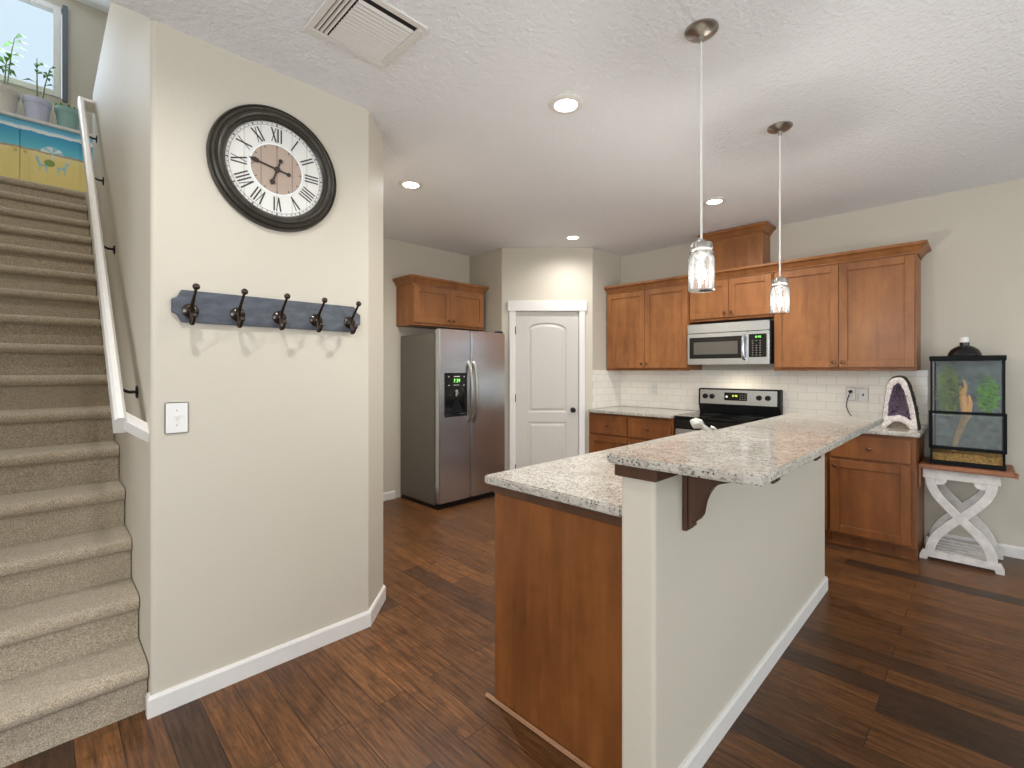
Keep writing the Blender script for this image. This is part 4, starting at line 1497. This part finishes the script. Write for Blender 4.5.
# ------------------------------------------------------------------ pendants
def pendant(label, x, y):
    t = thing('pendant_light', label, 'pendant light', (x, y, CH), 0, 'glass jar pendants over the bar')
    MB().lathe([(0, 0), (.065, 0), (.065, -.006), (.055, -.016), (.03, -.024), (.012, -.03), (.009, -.05), (0, -.05)], seg=28, cap=False).build('canopy', M['nickel'], t)
    MB().tube([(0, 0, -.04), (0, 0, -.86)], .0045, 8).build('cord', M['cord_white'], t)
    zt, zb = -.868, -1.068
    MB().lathe([(.0, zt + .01), (.012, zt + .01), (.016, zt), (.040, zt - .004), (.043, zt - .012), (.043, zt - .026), (.040, zt - .03), (.0, zt - .03)], seg=28, cap=False).build('jar_lid', M['nickel'], t)
    jp = [(.040, zt - .028), (.042, zt - .04), (.045, zt - .046), (.042, zt - .052), (.049, zt - .066), (.051, zt - .08), (.051, zb + .008), (.047, zb), (.0, zb),
          (.0, zb + .004), (.046, zb + .005), (.048, zb + .012), (.048, zt - .08), (.046, zt - .066), (.038, zt - .05), (.038, zt - .03)]
    jo = MB().lathe(jp, seg=40, cap=False).build('glass_jar', M['jar'], t)
    MB().tube([(-.047, 0, zt - .045), (-.052, 0, zt - .02), (-.04, 0, zt + .004), (0, 0, zt + .012), (.04, 0, zt + .012), (.05, 0, zt + .004), (.054, 0, zt - .03), (.047, 0, zt - .045)], .0022, 6).build('wire_bail', M['chrome'], t)
    MB().lathe([(.0455, zt - .048), (.047, zt - .046), (.047, zt - .042), (.0455, zt - .040)], seg=28, cap=False).build('neck_band', M['chrome'], t)
    MB().lathe([(0, zt - .03), (.014, zt - .03), (.014, zt - .065), (0, zt - .065)], seg=16, cap=False).build('bulb_socket', M['nickel'], t)
    bu = MB().lathe([(.012, zt - .064), (.016, zt - .085), (.024, zt - .115), (.024, zt - .135), (.014, zt - .15), (0, zt - .154)], seg=20, cap=False).build('bulb', M['bulb'], t)
    MB().tube([(0, 0, zt - .066), (.006, 0, zt - .10), (.0, 0, zt - .125), (-.006, 0, zt - .10), (0, 0, zt - .068)], .0012, 5).build('filament', M['filament'], bu)
    return t
def pendant_lamp(x, y):
    d = bpy.data.lights.new('pendant_lamp', 'POINT')
    d.energy = PENDANT_POWER
    d.color = (1.0, 0.97, 0.93)
    d.shadow_soft_size = .02
    o = bpy.data.objects.new('pendant_lamp', d)
    o.location = (x, y, CH - .985)
    COL.objects.link(o)
pendant_lamp(1.912, .817)
pendant_lamp(2.99, .825)
p1 = pendant('glass jar pendant light nearer the camera over the bar', 1.912, .817)
dup(p1, (2.99, .825, CH), 'farther glass jar pendant light with visible ceiling canopy')

# ------------------------------------------------------------------ recessed lights
def can(label, x, y):
    t = thing('recessed_light', label, 'ceiling light', (x, y, CH), 0, 'recessed ceiling lights')
    MB().lathe([(.058, -.001), (.060, -.010), (.085, -.008), (.092, -.003), (.092, 0), (.058, 0)], seg=36, cap=False).build('trim_ring', M['trim'], t)
    MB().lathe([(0, -.003), (.058, -.003), (.058, -.0005), (0, -.0005)], seg=32, cap=False).build('lens', M['lamp'], t)
    return t
def can_or_fill_lamp(x, y, power, z=CH - .02):
    d = bpy.data.lights.new('recessed_or_fill_lamp', 'SPOT')
    d.energy = power
    d.color = CAN_COL
    d.spot_size = R(165)
    d.spot_blend = 1.0
    d.shadow_soft_size = .035
    o = bpy.data.objects.new('recessed_or_fill_lamp', d)
    o.location = (x, y, z)
    COL.objects.link(o)
cans = [(1.943, 1.544, 'large bright recessed ceiling light nearest the camera'), (1.96, 3.028, 'recessed ceiling light at left, in front of the fridge'),
        (3.94, 3.04, 'recessed ceiling light in front of the pantry door'), (3.92, 1.567, 'recessed ceiling light behind the pendant cord')]
c0 = can(cans[0][2], cans[0][0], cans[0][1])
for (x, y, lb) in cans[1:]:
    dup(c0, (x, y, CH), lb)
for (x, y, lb), f in zip(cans, (1.15, 1.75, .64, 1.3)):
    can_or_fill_lamp(x, y, CAN_POWER * f)
# added upward fill spots, unseen behind the camera, to brighten the ceiling
for (x, y, z, e) in ((2.6, -1.7, 1.85, 26), (-1.6, -.6, 1.8, 30)):
    d = bpy.data.lights.new('ceiling_fill_spot', 'SPOT')
    d.energy = e
    d.color = (1.0, 0.97, 0.93)
    d.spot_size = R(150)
    d.spot_blend = 1.0
    d.shadow_soft_size = .1
    o = bpy.data.objects.new('ceiling_fill_spot', d)
    o.location = (x, y, z)
    o.rotation_euler = (PI, 0, 0)
    COL.objects.link(o)
# the rest of the same grid of ceiling lamps, above and behind the camera
for (x, y, f) in ((.26, 1.55, 1.55), (.26, -.6, .25), (2.3, -.9, .3)):
    can_or_fill_lamp(x, y, FRONT_CAN_POWER * f)
can_or_fill_lamp(-.25, 2.95, 110, 5.36)   # added unseen fill lamp above the frame, brightens the stair risers

# ------------------------------------------------------------------ ceiling vent
vt = thing('ceiling_vent', 'white louvered air vent on the ceiling above the clock', 'vent', (1.115, 1.953, CH))
VW = .36
fm = MB().mat(M['trim'])
fm.box(-VW, 0, -.03, 0, -.008, 0, .003, 1).box(-VW, 0, -VW, -VW + .03, -.008, 0, .003, 1).box(-VW, -VW + .03, -VW + .03, -.03, -.008, 0, .003, 1).box(-.03, 0, -VW + .03, -.03, -.008, 0, .003, 1)
fm.build('vent_frame', None, vt, smooth=False)
MB().box(-VW + .03, -.03, -VW + .03, -.03, -.001, -.0002).build('vent_throat', M['black'], vt, smooth=False)
for k in range(13):
    y = -.042 - k * .021
    mb = MB().prism([(y - .008, -.001), (y + .004, -.008), (y + .006, -.007), (y - .006, -.0005)], 'x', -VW + .09, -.032)
    mb.build('slat', M['trim'], vt, smooth=False)
for k in range(3):
    x = -VW + .04 + k * .018
    MB().prism([(x - .006, -.001), (x + .003, -.008), (x + .005, -.007), (x - .004, -.0005)], 'y', -VW + .032, -.032).build('slat', M['trim'], vt, smooth=False)
